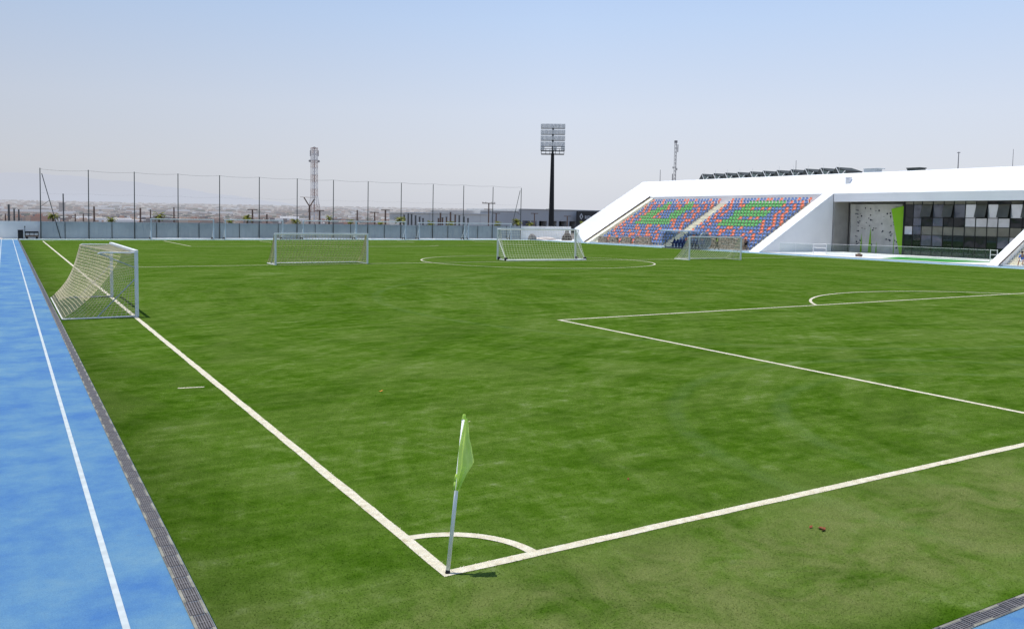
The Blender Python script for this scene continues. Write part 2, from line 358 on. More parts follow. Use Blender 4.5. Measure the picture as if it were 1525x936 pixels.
mrz = N.new('ShaderNodeMapRange'); mrz.inputs['From Min'].default_value = -.55; mrz.inputs['From Max'].default_value = .05; mrz.inputs['To Min'].default_value = .84; mrz.inputs['To Max'].default_value = 1.02; L.new(dt.outputs['Value'], mrz.inputs['Value'])
fin = N.new('ShaderNodeVectorMath'); fin.operation = 'SCALE'; L.new(mrz.outputs[0], fin.inputs['Scale'])
L.new(sky.outputs[0], mx.inputs['A']); L.new(sc10.outputs[0], mx.inputs['B']); L.new(mx.outputs['Result'], fin.inputs[0]); L.new(fin.outputs[0], bg.inputs['Color'])
scene.view_settings.view_transform = 'Standard'; scene.view_settings.look = 'None'; scene.view_settings.exposure = 0

# ------------------------------------------------------------------ the ground, terrain, hills
PROF = [(0, -.06), (205, -.06), (300, -8), (900, -10), (1500, -10.8), (2500, -4.5), (3500, 7.5), (5000, 31), (7000, 62), (9000, 82), (30000, 262)]
def zt(D):
    for (a, za), (b, zb) in zip(PROF, PROF[1:]):
        if D <= b: return za + (zb - za) * (D - a) / (b - a)
    return PROF[-1][1]
mb = MB(); rings = [0, 60, 130, 205, 235, 265, 300, 400, 550, 750, 900, 1200, 1500, 2000, 2500, 3000, 3500, 4200, 5000, 6000, 7000, 8000, 9000, 14000, 30000]
NA = 96
for i, D in enumerate(rings):
    for k in range(NA): t = 2*math.pi*k/NA; mb.v.append((D*math.sin(t), D*math.cos(t), zt(D)))
for i in range(len(rings)-1):
    for k in range(NA):
        j = (k+1) % NA; mb.f.append((i*NA+k, (i+1)*NA+k, (i+1)*NA+j, i*NA+j)); mb.mi.append(0)
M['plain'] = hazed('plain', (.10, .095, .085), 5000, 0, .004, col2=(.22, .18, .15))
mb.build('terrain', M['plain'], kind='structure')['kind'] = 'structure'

M['hill'] = hazed('hill', (.22, .29, .40), 4400, .1, .001, off=.045)
mb = MB(); prof = [(-2600, 180), (-1700, 250), (-900, 262), (-332, 288), (-26, 330), (293, 336), (568, 322), (800, 300), (1090, 284), (1400, 250), (1713, 212), (2111, 165), (2528, 118), (2900, 60), (3300, 20)]
pts = []
for (xa, za), (xb, zb) in zip(prof, prof[1:]):
    for k in range(6):
        t = k/6; pts.append((xa+(xb-xa)*t, za+(zb-za)*t + 5*math.sin((xa+(xb-xa)*t)*.013) + 3*math.sin((xa+(xb-xa)*t)*.041)))
for (xa, za), (xb, zb) in zip(pts, pts[1:]):
    for (ya, ka), (yb, kb) in (((8300, .22), (8650, .55)), ((8650, .55), (9000, 1.)), ((9000, 1.), (9800, .3))):
        mb.face([(xa, ya, za*ka), (xb, ya, zb*ka), (xb, yb, zb*kb), (xa, yb, za*kb)])
HZ = nt(M['hill'])[0]; 
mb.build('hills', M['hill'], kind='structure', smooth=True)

# track sheet, turf sheet, pitch lines
W, Lf = 65.15, 98.95
def sheet(name, poly, z, m, sub=0):
    mb = MB(); mb.face([(x, y, z) for x, y in poly]); return mb.build(name, m, kind='structure')
sheet('running_track', [(-14, -14), (65.6, -14), (65.6, 104.6), (-14, 104.6)], -.014, M['track'])
sheet('track_straight', [(65.604, -14), (68.5, -14), (68.5, 104.6), (65.604, 104.6)], -.012, M['track_pale'])
sheet('path', [(-16, 104.604), (68, 104.604), (68, 107.45), (-16, 107.45)], -.006, M['pale_path'])
sheet('forecourt', [(68.504, 20), (81, 20), (81, 60), (68.504, 60)], .02, M['terrace'])
sheet('corner_yard', [(68.004, 96.5), (90, 96.5), (90, 107.45), (68.004, 107.45)], -.006, M['terrace'])
sheet('green_carpet', [(69.4, 45.4), (77.2, 47.9), (77.6, 41.6), (74.8, 37.2), (69.5, 38.6)], .026, M['carpet'])['kind'] = 'structure'
mb = MB(); mb.prism_z([(-2.15, -2.97), (65.6, -2.97), (65.6, 103.4), (-2.15, 103.4)], -.03, 0)
mb.build('turf', M['turf'], kind='structure')

lines = MB(); Zl = .005
def line(p, q, wd=.13, step=.35):
    p = Vector((*p, 0)); q = Vector((*q, 0)); d = q - p; n = max(1, int(d.length/step)); near = min(p.length, q.length) < 40
    s = Vector((-d.y, d.x, 0)).normalized()*wd/2; prev = None
    for i in range(n+1):
        c = p + d*i/n; j1 = random.uniform(-.007, .007); j2 = random.uniform(-.007, .007)
        a = c + s*(1+j1/wd*2); b = c - s*(1+j2/wd*2)
        if prev: lines.face([(prev[0].x, prev[0].y, Zl), (prev[1].x, prev[1].y, Zl), (b.x, b.y, Zl), (a.x, a.y, Zl)])
        prev = (a, b)
def arc(c, r, a0, a1, wd=.12, n=48):
    for i in range(n):
        t0 = a0+(a1-a0)*i/n; t1 = a0+(a1-a0)*(i+1)/n
        j = random.uniform(-.004, .004)
        P = lambda rr, t: (c[0]+rr*math.cos(t), c[1]+rr*math.sin(t), Zl+.001)
        lines.face([P(r-wd/2, t0), P(r+wd/2, t0), P(r+wd/2, t1), P(r-wd/2, t1)])
h = .06
line((0, -h), (0, Lf+h)); line((W, -h), (W, Lf+h), .12); line((h+.003, 0), (W-h-.003, 0)); line((h+.003, Lf), (W-h-.003, Lf)); line((h+.003, Lf/2), (W-h-.003, Lf/2))
x0, x1 = (W-40.32)/2, (W+40.32)/2; g0, g1 = (W-18.32)/2, (W+18.32)/2
for yb, sg in ((0, 1), (Lf, -1)):
    line((x0, yb+sg*.063), (x0, yb+sg*(16.5+h))); line((x1, yb+sg*.063), (x1, yb+sg*(16.5+h))); line((x0+.063, yb+sg*16.5), (x1-.063, yb+sg*16.5))
    line((g0, yb+sg*.063), (g0, yb+sg*5.56)); line((g1, yb+sg*.063), (g1, yb+sg*5.56)); line((g0+.063, yb+sg*5.5), (g1-.063, yb+sg*5.5))
    a = math.asin(5.57/9.15)
    arc((W/2, yb+sg*11), 9.15, *((a, math.pi-a) if sg > 0 else (math.pi+a, 2*math.pi-a)), n=60)
arc((W/2, Lf/2), 9.15, 0, 2*math.pi, n=160)
for cx, cy, a0 in ((0, 0, 0), (W, 0, 90), (W, Lf, 180), (0, Lf, 270)): arc((cx, cy), 1.0, R(a0+3.5), R(a0+86.5), n=24)
line((-.76, 10.24), (-.28, 10.15), .07, .1)
pitch_lines = lines.build('pitch_lines', M['turf_white'], kind='structure')
mb = MB()
for k in range(9):
    x = -2.80-1.10*k; mb.face([(x-.028, -13, -.009), (x+.028, -13, -.009), (x+.028, 104.5, -.009), (x-.028, 104.5, -.009)])
for x in (66.6, 67.7): mb.face([(x-.025, -13, -.007), (x+.025, -13, -.007), (x+.025, 104.5, -.007), (x-.025, 104.5, -.007)])
mb.build('lane_lines', M['lane_paint'], kind='structure')

# artificial grass fibres where the turf is close enough to show them
def fibres():
    cp = np.array([-3.597, -7.138]); fwd = np.array([math.sin(yaw), math.cos(yaw)]); rgt = np.array([math.cos(yaw), -math.sin(yaw)])
    n = 300000
    d = 5.5 + 15*rng.random(n)**1.25
    lat = (rng.random(n)*2-1)*.68*d
    P = cp + d[:, None]*fwd + lat[:, None]*rgt
    ok = (P[:, 0] > -2.15) & (P[:, 1] > -2.97) & (P[:, 0] < 65)
    P = P[ok]; n = len(P); d = d[ok]
    fade = np.clip((20.5-d)/5, 0, 1)
    keep = rng.random(n) < fade; P = P[keep]; d = d[keep]; n = len(P)
    hgt = .006+.012*rng.random(n); wd = .0018+.002*rng.random(n)+.0002*d
    th = rng.random(n)*6.283; la = rng.random(n)*6.283; lr = .010+.018*rng.random(n); lx = lr*np.cos(la); ly = lr*np.sin(la); th = la+math.pi/2+rng.normal(0, .35, n)
    dx, dy = np.cos(th)*wd, np.sin(th)*wd
    V = np.zeros((n, 3, 3), dtype=np.float32)
    V[:, 0] = np.stack([P[:, 0]-dx, P[:, 1]-dy, np.full(n, -.002)], 1); V[:, 1] = np.stack([P[:, 0]+dx, P[:, 1]+dy, np.full(n, -.002)], 1)
    V[:, 2] = np.stack([P[:, 0]+lx, P[:, 1]+ly, hgt], 1)
    nz = (V[:, 1, 0]-V[:, 0, 0])*(V[:, 2, 1]-V[:, 0, 1])-(V[:, 1, 1]-V[:, 0, 1])*(V[:, 2, 0]-V[:, 0, 0]); fl = nz < 0; V[fl] = V[fl][:, [1, 0, 2]]
    X, Y = P[:, 0], P[:, 1]
    onw = ((np.abs(X) < .058) & (Y > -.06)) | ((np.abs(Y) < .058) & (X > -.06)) | ((np.abs(np.hypot(X, Y)-1) < .055) & (X > 0) & (Y > 0)) \
        | ((np.abs(X-x0) < .058) & (Y > 0) & (Y < 16.56)) | ((np.abs(Y-16.5) < .058) & (X > x0-.06))
    def mk(name, VV, m):
        k = len(VV); me = bpy.data.meshes.new(name); me.vertices.add(3*k); me.vertices.foreach_set('co', VV.reshape(-1))
        me.loops.add(3*k); me.loops.foreach_set('vertex_index', np.arange(3*k, dtype=np.int32))
        me.polygons.add(k); me.polygons.foreach_set('loop_start', np.arange(0, 3*k, 3, dtype=np.int32)); me.polygons.foreach_set('loop_total', np.full(k, 3, dtype=np.int32))
        me.materials.append(m); me.update(); me.validate(); me.normals_split_custom_set_from_vertices(np.tile(np.array([0, 0, 1.], dtype=np.float32), (3*k, 1))); o = bpy.data.objects.new(name, me); COL.objects.link(o); return o
    o = mk('grass', V[~onw], M['fibre']); tag(o, 'short green artificial grass fibres of the pitch', 'grass', kind='stuff')
    Vw = V[onw]; Vw[:, 2, 2] *= .55; Vw[:, :, 2] += .004
    o = mk('line_fibres', Vw, M['fibre_white']); o.parent = pitch_lines
fibres()

# ------------------------------------------------------------------ drainage channels
def drain(length, name, label, loc, rz):
    t = thing(name, label, 'drain', loc, rz)
    e = MB(); g = MB(); b = MB(); k = 0; y = 0.; n = int(length/.29)
    e.box(-.078, .078, 0, n*.29, -.03, -.020)
    for k in range(n):
        y = k*.29; o = .011 if k % 2 else -.011
        e.box(-.078, -.062+o, y, y+.29, -.0195, -.004); e.box(.062+o, .078, y, y+.29, -.0195, -.004)
        if y < 30:
            b.box(-.060+o, .060+o, y+.004, y+.286, -.0190, -.013)
            for q in range(6):
                x = -.052+o+.0208*q; g.box(x-.0052, x+.0052, y+.006, y+.284, -.0125, -.0035)
            g.box(-.0599+o, .0599+o, y+.130, y+.142, -.0128, -.0055)
        else: b.box(-.060+o, .060+o, y+.004, y+.286, -.0190, -.005)
    e.build('channel_edge', M['concrete_edge'], t); b.build('channel_bed', M['grate'], t)
    if g.v: g.build('grate', M['grate_light'], t)
    return t
drain(110, 'drainage_channel', 'long slotted grey drainage channel between the blue lanes and the touchline side of the turf', (-2.235, -3.2, 0), 0)
drain(67, 'drainage_channel', 'slotted grey drainage channel behind the goal line, cutting across the bottom corner', (-2.30, -3.05, 0), R(-90))

# ------------------------------------------------------------------ corner flag
t = thing('corner_flag', 'lime green corner flag hanging limp from a leaning white pole', 'corner flag', (0, 0, 0))
ztop = 1.5; lean = lambda z: .105*z
mb = MB(); mb.bar((0, 0, 0), (lean(1.50), 0, 1.50), .0195, 16, .018); mb.build('pole', M['cloth_white'], t, smooth=True)
mb = MB(); mb.bar((-.001, 0, -.01), (.0035, 0, .035), .026, 14, .021); mb.build('socket', M['rubber'], t)
mb = MB(); mb.bar((lean(1.49), 0, 1.49), (lean(1.53), 0, 1.535), .021, 12, .014); mb.build('cap', M['flag'], t)
NV, NU = 44, 22
def interp(tab, s):
    for (a, va), (b, vb) in zip(tab, tab[1:]):
        if s <= b: u = (s-a)/(b-a); u = u*u*(3-2*u)*.35+u*.65; return va+(vb-va)*u
    return tab[-1][1]
Ltab = [(0, -.006), (.2, -.025), (.4, -.040), (.75, -.036), (1, -.030)]
Rtab = [(0, .024), (.3, .068), (.5, .120), (.68, .160), (.82, .085), (.93, .045), (1., -.004)]
mb = MB()
for j in range(NV+1):
    s = j/NV; z = 1.505-.685*s; xl = lean(z)+interp(Ltab, s); xr = lean(z)+interp(Rtab, s)
    for i in range(NU+1):
        u = i/NU; amp = .008+.030*s
        y = -.034-.010*math.sin(math.pi*min(1, u*1.5)) - .95* amp*math.sin(u*9.5+s*1.8)*(.35+.65*u) - .010*math.sin(u*21-s*4)*s
        sag = .05*u*u*(s > .7)*(s-.7)
        mb.v.append((xl+(xr-xl)*u, y, z+.02*u*math.sin(s*3)-sag))
for j in range(NV):
    for i in range(NU): a = j*(NU+1)+i; mb.f.append((a, a+1, a+NU+2, a+NU+1)); mb.mi.append(0)
o = mb.build('flag_cloth', M['flag'], t, smooth=True)
mb = MB()   # tail end of the sleeve below the cloth, and the corner of the back layer
mb.tube([(lean(.97)-.03, -.02, .97), (lean(.9)-.038, -.022, .9), (lean(.82)-.036, -.02, .815)], .010, 6)
mb.build('sleeve', M['flag'], t, smooth=True)
mb = MB(); mb.face([(.10, .012, .93), (.185, .03, .97), (.205, .035, .935), (.12, .02, .865)]); mb.build('flag_fold', M['flag'], t)
mb = MB(); mb.tube([(lean(1.46)+.012, 0, 1.465), (lean(1.46)+.045, -.01, 1.462), (lean(1.46)+.066, -.012, 1.466)], .0026, 5); mb.build('tie', M['net'], t)

for (x, y, sz, m_, lab) in ((4.17, -.93, .06, 'leaf_rust', 'rusty brown dry leaf lying on the turf outside the goal line'), (2.64, 8.2, .05, 'leaf_orange', 'small orange leaf far up the turf left of the corner flag'), (3.43, 1.47, .035, 'leaf_rust', 'tiny dark dry leaf on the turf right of the corner flag')):
    if m_ not in M: M[m_] = mat(m_, (.20, .05, .025) if 'rust' in m_ else (.65, .22, .04), .8, .2, .2, 30)
    q = random.Random(x); mb = MB()
    for k in range(7 if sz > .05 else 2):
        a = q.uniform(0, 6.28); c = Vector((q.uniform(-1, 1)*sz, q.uniform(-1, 1)*sz*1.4, .012)); u = Vector((math.cos(a), math.sin(a), .2))*sz*.6; v = Vector((-math.sin(a), math.cos(a), .3))*sz*.28
        mb.face([c-u, c+v, c+u, c-v])
    o = mb.build('dry_leaf', M[m_]); o.location = (x, y, .006); tag(o, lab, 'leaf')

# ------------------------------------------------------------------ goals
def nets(mb, S, nu, nv, r):
    for i in range(nu+1):
        pts = [S(i/nu, j/nv) for j in range(nv+1)]
        mb.tube(pts, r, 3)
    for j in range(nv+1):
        pts = [S(i/nu, j/nv) for i in range(nu+1)]
        mb.tube(pts, r, 3)
def goal(label, loc, rz, width, height, td, bd, r=.055, near_td=None, netm='net', wheels=False, cell=.22, nr=.006, full=True, group=None, base_r=.03, post='post_white'):
    t = thing('football_goal', label, 'goal', loc, rz, group)
    H = height
    for x in (0, width):
        mb = MB(); mb.box(x-r, x+r, -r, r, 0, H-r); mb.build('post', M[post], t, bevel=.012)
    mb = MB(); mb.box(-r-.001, width+r+.001, -r-.001, r+.001, H-r+.001, H+r); mb.build('crossbar', M['white_paint'], t, bevel=.012)
    for x in (0, width):
        mb = MB(); mb.bar((x, 0, base_r), (x, bd, base_r), base_r, 8); mb.build('side_bar', M['white_paint'], t, smooth=True)
        if td > .05:
            mb = MB(); mb.tube([(x, r, H-.03), (x, td*.93, H-.02), (x, td, H-.06)], base_r*.8, 6); mb.build('top_arm', M['post_white'], t)
        mb = MB()
        if wheels: mb.bar((x, r, H*.68), (x, bd*.9, .06), .026, 6)
        else: mb.bar((x, r, H*.58), (x, bd*.55, .03), .018, 6)
        mb.build('brace', M['white_paint' if wheels else 'steel'], t)
        if full:
            mb = MB(); mb.bar((x, r, H*.76), (x, max(.4, td*.95), H-.06), .016, 6); mb.build('brace', M['steel'], t)
    mb = MB(); mb.bar((0, bd, base_r), (width, bd, base_r), base_r*(1.6 if wheels else 1), 8); mb.build('back_bar', M['white_paint'], t, smooth=True)
    if wheels:
        for x, y in ((0, .25), (0, bd*.9), (width, .25), (width, bd*.9)):
            mb = MB(); mb.bar((x-.09, y, .13), (x+.09, y, .13), .13, 14); mb.build('wheel', M['rubber'], t)
    if netm:
        ntd = td if near_td is None else near_td
        mb = MB(); nu = int(width/cell); nv = int(3.4/cell)
        def prof(u, v):
            ty = ntd+(td-ntd)*min(1, u*1.15); y0, z0, y1, z1 = ty, H-.05, bd, .05
            cy = y0+(y1-y0)*.38-.10; cz = z0*.36
            y = (1-v)**2*y0+2*v*(1-v)*cy+v*v*y1; z = (1-v)**2*z0+2*v*(1-v)*cz+v*v*z1
            s = math.sin(v*math.pi)*.035*math.sin(u*9+v*3)
            return (u*width, y+s, z)
        nets(mb, prof, nu, nv, nr)
        if td > .3: nets(mb, lambda u, v: (u*width, .05+((ntd+(td-ntd)*min(1, u*1.15))-.05)*v, H-.03-.06*math.sin(v*math.pi)), nu, max(2, int(td/cell)), nr)
        for u in (0, 1):
            nets(mb, lambda a, v, u=u: (u*width+(.02 if u == 0 else -.02), .05*(1-a)+prof(u, v)[1]*a, (H-.08)*(1-v)*(1-a)+.05*(1-a)+prof(u, v)[2]*a), max(3, int(bd/cell)), nv, nr)
        mb.build('net', M[netm], t)
    return t
goal('white goal with torn tan net standing on the near touchline, mouth facing the pitch', (.05, 22.7, 0), R(90), 7.5, 2.12, 1.12, 2.14, near_td=.42, cell=.14, nr=.0068, base_r=.026)
goal('white training goal with brownish net, alone on the left half of the halfway line', (11.8, 49.2, 0), R(1.5), 6.5, 2.08, .35, 1.9, cell=.22, nr=.012, base_r=.035)
goal('large white wheeled goal with its back turned, inside the centre circle', (37.65, 51.55, 0), R(180-5), 7.2, 2.48, .5, 1.75, r=.06, cell=.24, nr=.0075, netm='net_pale', wheels=True, base_r=.045)
goal('small white goal with pale net in front of the team shelter', (46.7, 47.5, 0), R(-7), 5.45, 2.0, .3, 2.2, cell=.24, nr=.011, netm='net_pale', base_r=.03)
FG = 'spare goals parked against the far windscreen'
far_lab = ['white spare goal against the far fence, nearest the left end of the row', 'second white spare goal along the far fence from the left',
           'white spare goal against the far fence, below the lattice telecom tower', 'white spare goal against the far fence, fourth of the row from the left',
           'white spare goal by the far fence, in front of the dark garden posts', 'white spare goal by the far fence, partly behind the wheeled goal']
for k, (gx, lab) in enumerate(zip((11.9, 20.75, 30.9, 38.4, 47.95, 55.95), far_lab)):
    tg = goal(lab, (gx, 105.4, 0), 0, 7.4, 2.5 if k < 4 else 2.42, .6, 1.15, r=.06, netm=None, wheels=True, group=FG, base_r=.05, full=True, post='post_grey')

# ------------------------------------------------------------------ far fence, wall
t = thing('ball_stop_fence', 'tall dark post fence with grey windscreen sheets along the far end of the pitch', 'fence', (0, 107, 0))
fx = [.08+5.072*k for k in range(14)]
for k, x in enumerate(fx):
    hh = 8.28-.02*k; mb = MB(); mb.bar((x, 0, 0), (x+.05, 0, hh), .065, 8, .05); mb.box(x-.14, x+.14, -.14, .14, 0, .015); mb.build('post', M['dark_steel'], t)
    if k < 13:
        xm = x+2.53; mb = MB(); mb.bar((xm, 0, 0), (xm, 0, 2.05), .04, 6); mb.build('short_post', M['dark_steel'], t)
        for a, b in ((x+.07, xm-.045), (xm+.045, x+5.0)):
            mb = MB(); n = 8
            for q in range(n):
                xa = a+(b-a)*q/n; xb = a+(b-a)*(q+1)/n
                ya = .05+.018*math.sin(q*2.1+k); yb = .05+.018*math.sin((q+1)*2.1+k)
                mb.face([(xa, ya, .06), (xb, yb, .06), (xb, yb, 1.985+.01*math.sin(q+k)), (xa, ya, 1.985+.01*math.sin(q-1+k))])
            mb.build('windscreen_sheet', M['screen'], t)
for z, rr in ((8.15, .012), (5.4, .004), (3.9, .004), (2.05, .014)):
    mb = MB()
    for a, b in zip(fx, fx[1:]):
        pts = [(a+(b-a)*q/6+.03, 0, z-.12*4*(q/6)*(1-q/6)*(z > 3)) for q in range(7)]; mb.tube(pts, rr, 4)
    mb.build('cable', M['dark_steel'], t)
for a, b, c, d in (((.30, 0, 7.65), (2.14, 0, .02), (.15, 0, 3.8), (1.0, 0, 4.5)), ((65.85, 0, 7.6), (63.96, 0, .02), (66, 0, 3.8), (65.0, 0, 4.4))):
    mb = MB(); mb.bar(a, b, .045, 6); mb.bar(c, d, .025, 5); mb.build('brace', M['dark_steel'], t)
mb = MB(); mb.box(-30, 76, 0, .2, 0, 1.99); mb.box(-30, 76, -.03, .23, 1.992, 2.05)
for k in range(20):
    x = -28+5.2*k; mb.box(x, x+.012, -.004, 0, 0, 1.98, 0)
o = mb.build('perimeter_wall', M['plaster']); o.location = (0, 107.5, 0); tag(o, 'low pale plaster wall closing the far end behind the fence', 'wall')

# things by the far wall
t = thing('bin', 'black upright bin standing by the far wall beyond the blue lanes', 'bin', (-2.0, 106.3, 0))
mb = MB(); mb.box(-.27, .27, -.3, .3, .08, .98); mb.build('body', M['black'], t, bevel=.04)
mb = MB(); mb.box(-.3, .3, -.33, .33, .985, 1.06); mb.build('lid', M['black'], t, bevel=.03)
for x in (-.22, .22):
    mb = MB(); mb.bar((x-.03, .28, .1), (x+.03, .28, .1), .1, 10); mb.build('wheel', M['rubber'], t)
t = thing('equipment_cart', 'low dark equipment cart beside the black bin at the far wall', 'cart', (-.85, 106.5, 0))
mb = MB(); mb.box(-.68, .68, -.35, .35, .25, .42); mb.build('bed', M['edge_brown'], t)
mb = MB()
for x in (-.66, -.22, .22, .66): mb.bar((x, -.33, .42), (x, -.33, .86), .025, 6); mb.bar((x, .33, .42), (x, .33, .86), .025, 6)
mb.box(-.68, .68, -.36, -.31, .70, .88); mb.box(-.68, .68, .31, .36, .70, .88); mb.build('side_rail', M['black'], t)
for x in (-.5, .5):
    for y in (-.3, .3): mb = MB(); mb.bar((x, y-.03, .13), (x, y+.03, .13), .13, 12); mb.build('wheel', M['rubber'], t)
o = None
mb = MB(); mb.bar((0, 0, 0), (0, 0, 1.35), .035, 6); mb.box(-.06, .06, -.02, .02, 1.35, 1.5); o = mb.build('marker_post', M['dark_steel']); o.location = (-1.55, 106.6, 0)
tag(o, 'thin short post between the black bin and the dark cart', 'post')

def blob(name, label, cat, loc, size, m, seed, kind=None, rough=.12, smooth=False):
    bm = bmesh.new(); bmesh.ops.create_icosphere(bm, subdivisions=4, radius=1)
    rr = random.Random(seed); ph = [rr.uniform(0, 6) for _ in range(9)]
    for v in bm.verts:
        n = 1+rough*(math.sin(v.co.x*3+ph[0])*math.sin(v.co.y*4+ph[1])+.6*math.sin(v.co.z*7+ph[2])*math.sin(v.co.x*6+ph[3])+.4*math.sin(v.co.y*13+ph[4])*math.sin(v.co.z*11+ph[5]))
        v.co *= n
        if v.co.z < -.0: v.co.z = max(v.co.z, -.02)
        v.co.x *= size[0]; v.co.y *= size[1]; v.co.z *= size[2]
    me = bpy.data.meshes.new(name); bm.to_mesh(me); bm.free(); me.materials.append(m)
    if smooth: me.polygons.foreach_set('use_smooth', [True]*len(me.polygons))
    o = bpy.data.objects.new(name, me); COL.objects.link(o); o.location = loc
    return tag(o, label, cat, kind=kind)
blob('sand_pile', 'flat pale pinkish sand pile at the foot of the far wall', 'pile', (69.2, 104.6, 0), (1.9, 1.1, .42), M['sand'], 3, smooth=True)
blob('sand_pile', 'small pale sand pile at the far end of the blue lanes', 'pile', (-5.4, 106.3, 0), (1.7, .7, .30), M['sand'], 5, smooth=True)
M['netpile'] = mat('rolled_net', (.025, .022, .02), .95, .1, .3, 8, col2=(.16, .13, .12), bump=.5, bscale=12, detail=8)
M['brush'] = mat('old_turf', (.15, .13, .12), .95, .1, .3, 6, col2=(.30, .27, .25), bump=.5, bscale=10, detail=8)
blob('netting_heap', 'grey brown heap of old netting against the white end wall', 'heap', (67.0, 105.0, 0), (.75, .6, .92), M['brush'], 9, rough=.08)
t = thing('netting_bundle', 'dark mottled netting bundle with a tied neck beside the white ramp foot', 'bundle', (70.9, 101.2, 0))
b = blob('bundle_body', '', '', (0, 0, 0), (.88, .7, 1.18), M['netpile'], 12, rough=.07); b.parent = t
for k_ in ('label', 'category'): del b[k_]
mb = MB(); mb.bar((0, 0, 1.0), (.02, 0, 1.62), .42, 10, .26); mb.build('bundle_neck', M['brush'], t)

# ------------------------------------------------------------------ floodlight mast
t = thing('floodlight_mast', 'tall black floodlight mast with five banks of lamps behind the end wall', 'floodlight', (100.2, 150, -.05), R(-36))
mb = MB(); mb.bar((0, 0, 0), (0, 0, 17.6), .66, 14, .36); mb.bar((0, 0, 17.6), (0, 0, 23.6), .25, 10, .18); mb.build('pole', M['black'], t, smooth=False)
mb = MB(); mb.box(-2.5, -.4, -.5, .5, 17.3, 17.5); mb.box(.4, 2.5, -.5, .5, 17.3, 17.5); mb.box(-.4, .4, -.7, -.38, 17.3, 17.5); mb.build('platform', M['black'], t)
mb = MB()
for x in (-2.5, -1.5, -.6, .6, 1.5, 2.5): mb.bar((x, -.5, 17.5), (x, -.5, 18.6), .035, 5); mb.bar((x, .5, 17.5), (x, .5, 18.6), .035, 5)
for y in (-.5, .5):
    for z in (18.05, 18.6): mb.bar((-2.5, y, z), (2.5, y, z), .035, 5)
mb.build('railing', M['dark_steel'], t)
M['lampbox'] = mat('lamp_housing', (.66, .66, .65), .35, .5, .1, 2); M['lampface'] = mat('lamp_face', (.80, .78, .72), .15, .6, .25, 3)
for bi, z in enumerate((22.95, 21.65, 20.35, 19.05, 18.15)):
    mb = MB()
    mb.bar((-2.65, -.28, z), (2.65, -.28, z), .08, 6); mb.build('cross_arm', M['dark_steel'], t)
    xs = (-2.25, -1.35, -.45, .45, 1.35, 2.25) if bi < 4 else (-2.25, .45, 2.25)
    for x in xs:
        mb = MB(); mb.box(x-.42, x+.42, -.30, .12, z+.14, z+1.04); mb.bar((x-.3, -.28, z), (x-.3, -.28, z+.25), .03, 5); mb.bar((x+.3, -.28, z), (x+.3, -.28, z+.25), .03, 5)
        lamp = mb.build('lamp', M['lampbox'], t)
        mb = MB(); mb.box(x-.38, x-.02, -.325, -.303, z+.2, z+.98); mb.box(x+.02, x+.38, -.325, -.303, z+.2, z+.98); mb.build('lamp_glass', M['lampface'], lamp)

# ------------------------------------------------------------------ telecom towers
M['tower_red'] = hazed('tower_red', (.20, .06, .05), 1500); M['tower_white'] = hazed('tower_white', (.42, .42, .45), 1500); M['tower_grey'] = hazed('tower_grey', (.10, .10, .12), 1600)
t = thing('telecom_tower', 'slim red and white lattice telecom tower beyond the far fence', 'tower', (110.63, 350, -8))
H0 = 40.5
def wid(z): return 1.35+2.6*max(0, (19-z)/19)**1.3 if z < 19 else 1.15
zs = [0, 4, 8, 12, 15.5, 19, 22, 25, 28, 31, 34, 37, 39.5]
for i, (a, b) in enumerate(zip(zs, zs[1:])):
    mb = MB(); wa, wb = wid(a), wid(b); ca = [(-wa, -wa), (wa, -wa), (wa, wa), (-wa, wa)]; cb = [(-wb, -wb), (wb, -wb), (wb, wb), (-wb, wb)]
    for q in range(4):
        n_ = (q+1) % 4
        mb.bar((*ca[q], a), (*cb[q], b), .10, 4); mb.bar((*ca[q], a), (*cb[n_], b), .05, 4); mb.bar((*ca[n_], a), (*cb[q], b), .05, 4); mb.bar((*cb[q], b), (*cb[n_], b), .06, 4)
    mb.bar((0, 0, a), (0, 0, b), .30, 6)
    mb.build('lattice_section', M['tower_red'] if i % 2 else M['tower_white'], t)
mb = MB()
for k in range(16):
    a0, a1 = 2*math.pi*k/16, 2*math.pi*(k+1)/16
    for z, r_ in ((33.3, 1.5), (34.6, 1.5), (36.6, 1.55), (38.5, 1.5)): mb.bar((r_*math.cos(a0), r_*math.sin(a0), z), (r_*math.cos(a1), r_*math.sin(a1), z), .07, 4)
    mb.bar((1.5*math.cos(a0), 1.5*math.sin(a0), 33.3), (1.52*math.cos(a0), 1.52*math.sin(a0), 38.5), .03, 4)
mb.build('platform_cage', M['tower_white'], t)
for k in range(6):
    a0 = 2*math.pi*k/6+.3; r_ = 1.85; mb = MB(); mb.box(r_*math.cos(a0)-.14, r_*math.cos(a0)+.14, r_*math.sin(a0)-.14, r_*math.sin(a0)+.14, 36, 38.4); mb.build('antenna', M['tower_grey'] if k % 2 else M['tower_white'], t)
for x in (-1.9, 1.9):
    mb = MB(); mb.bar((x, -.2, 33.9), (x, .3, 33.9), .5, 10); mb.build('dish', M['tower_grey'], t)
mb = MB(); mb.bar((0, 0, 39.3), (0, 0, 40.0), 1.2, 12, .2); mb.build('tower_cap', M['tower_grey'], t)
t = thing('telecom_mast', 'grey lattice telecom mast rising behind the white stand roof', 'tower', (150, 166.2, -.2))
mb = MB()
for z in range(0, 24, 1):
    c = [(.32*math.cos(a), .32*math.sin(a)) for a in (0, 2.09, 4.19)]
    for q in range(3): mb.bar((*c[q], z), (*c[q], z+1), .05, 4); mb.bar((*c[q], z), (*c[(q+1) % 3], z+1), .035, 4)
mb.build('lattice', M['tower_grey'], t)
mb = MB(); mb.bar((0, 0, 24), (0, 0, 24.6), .42, 12); mb.build('mast_head', M['tower_grey'], t)
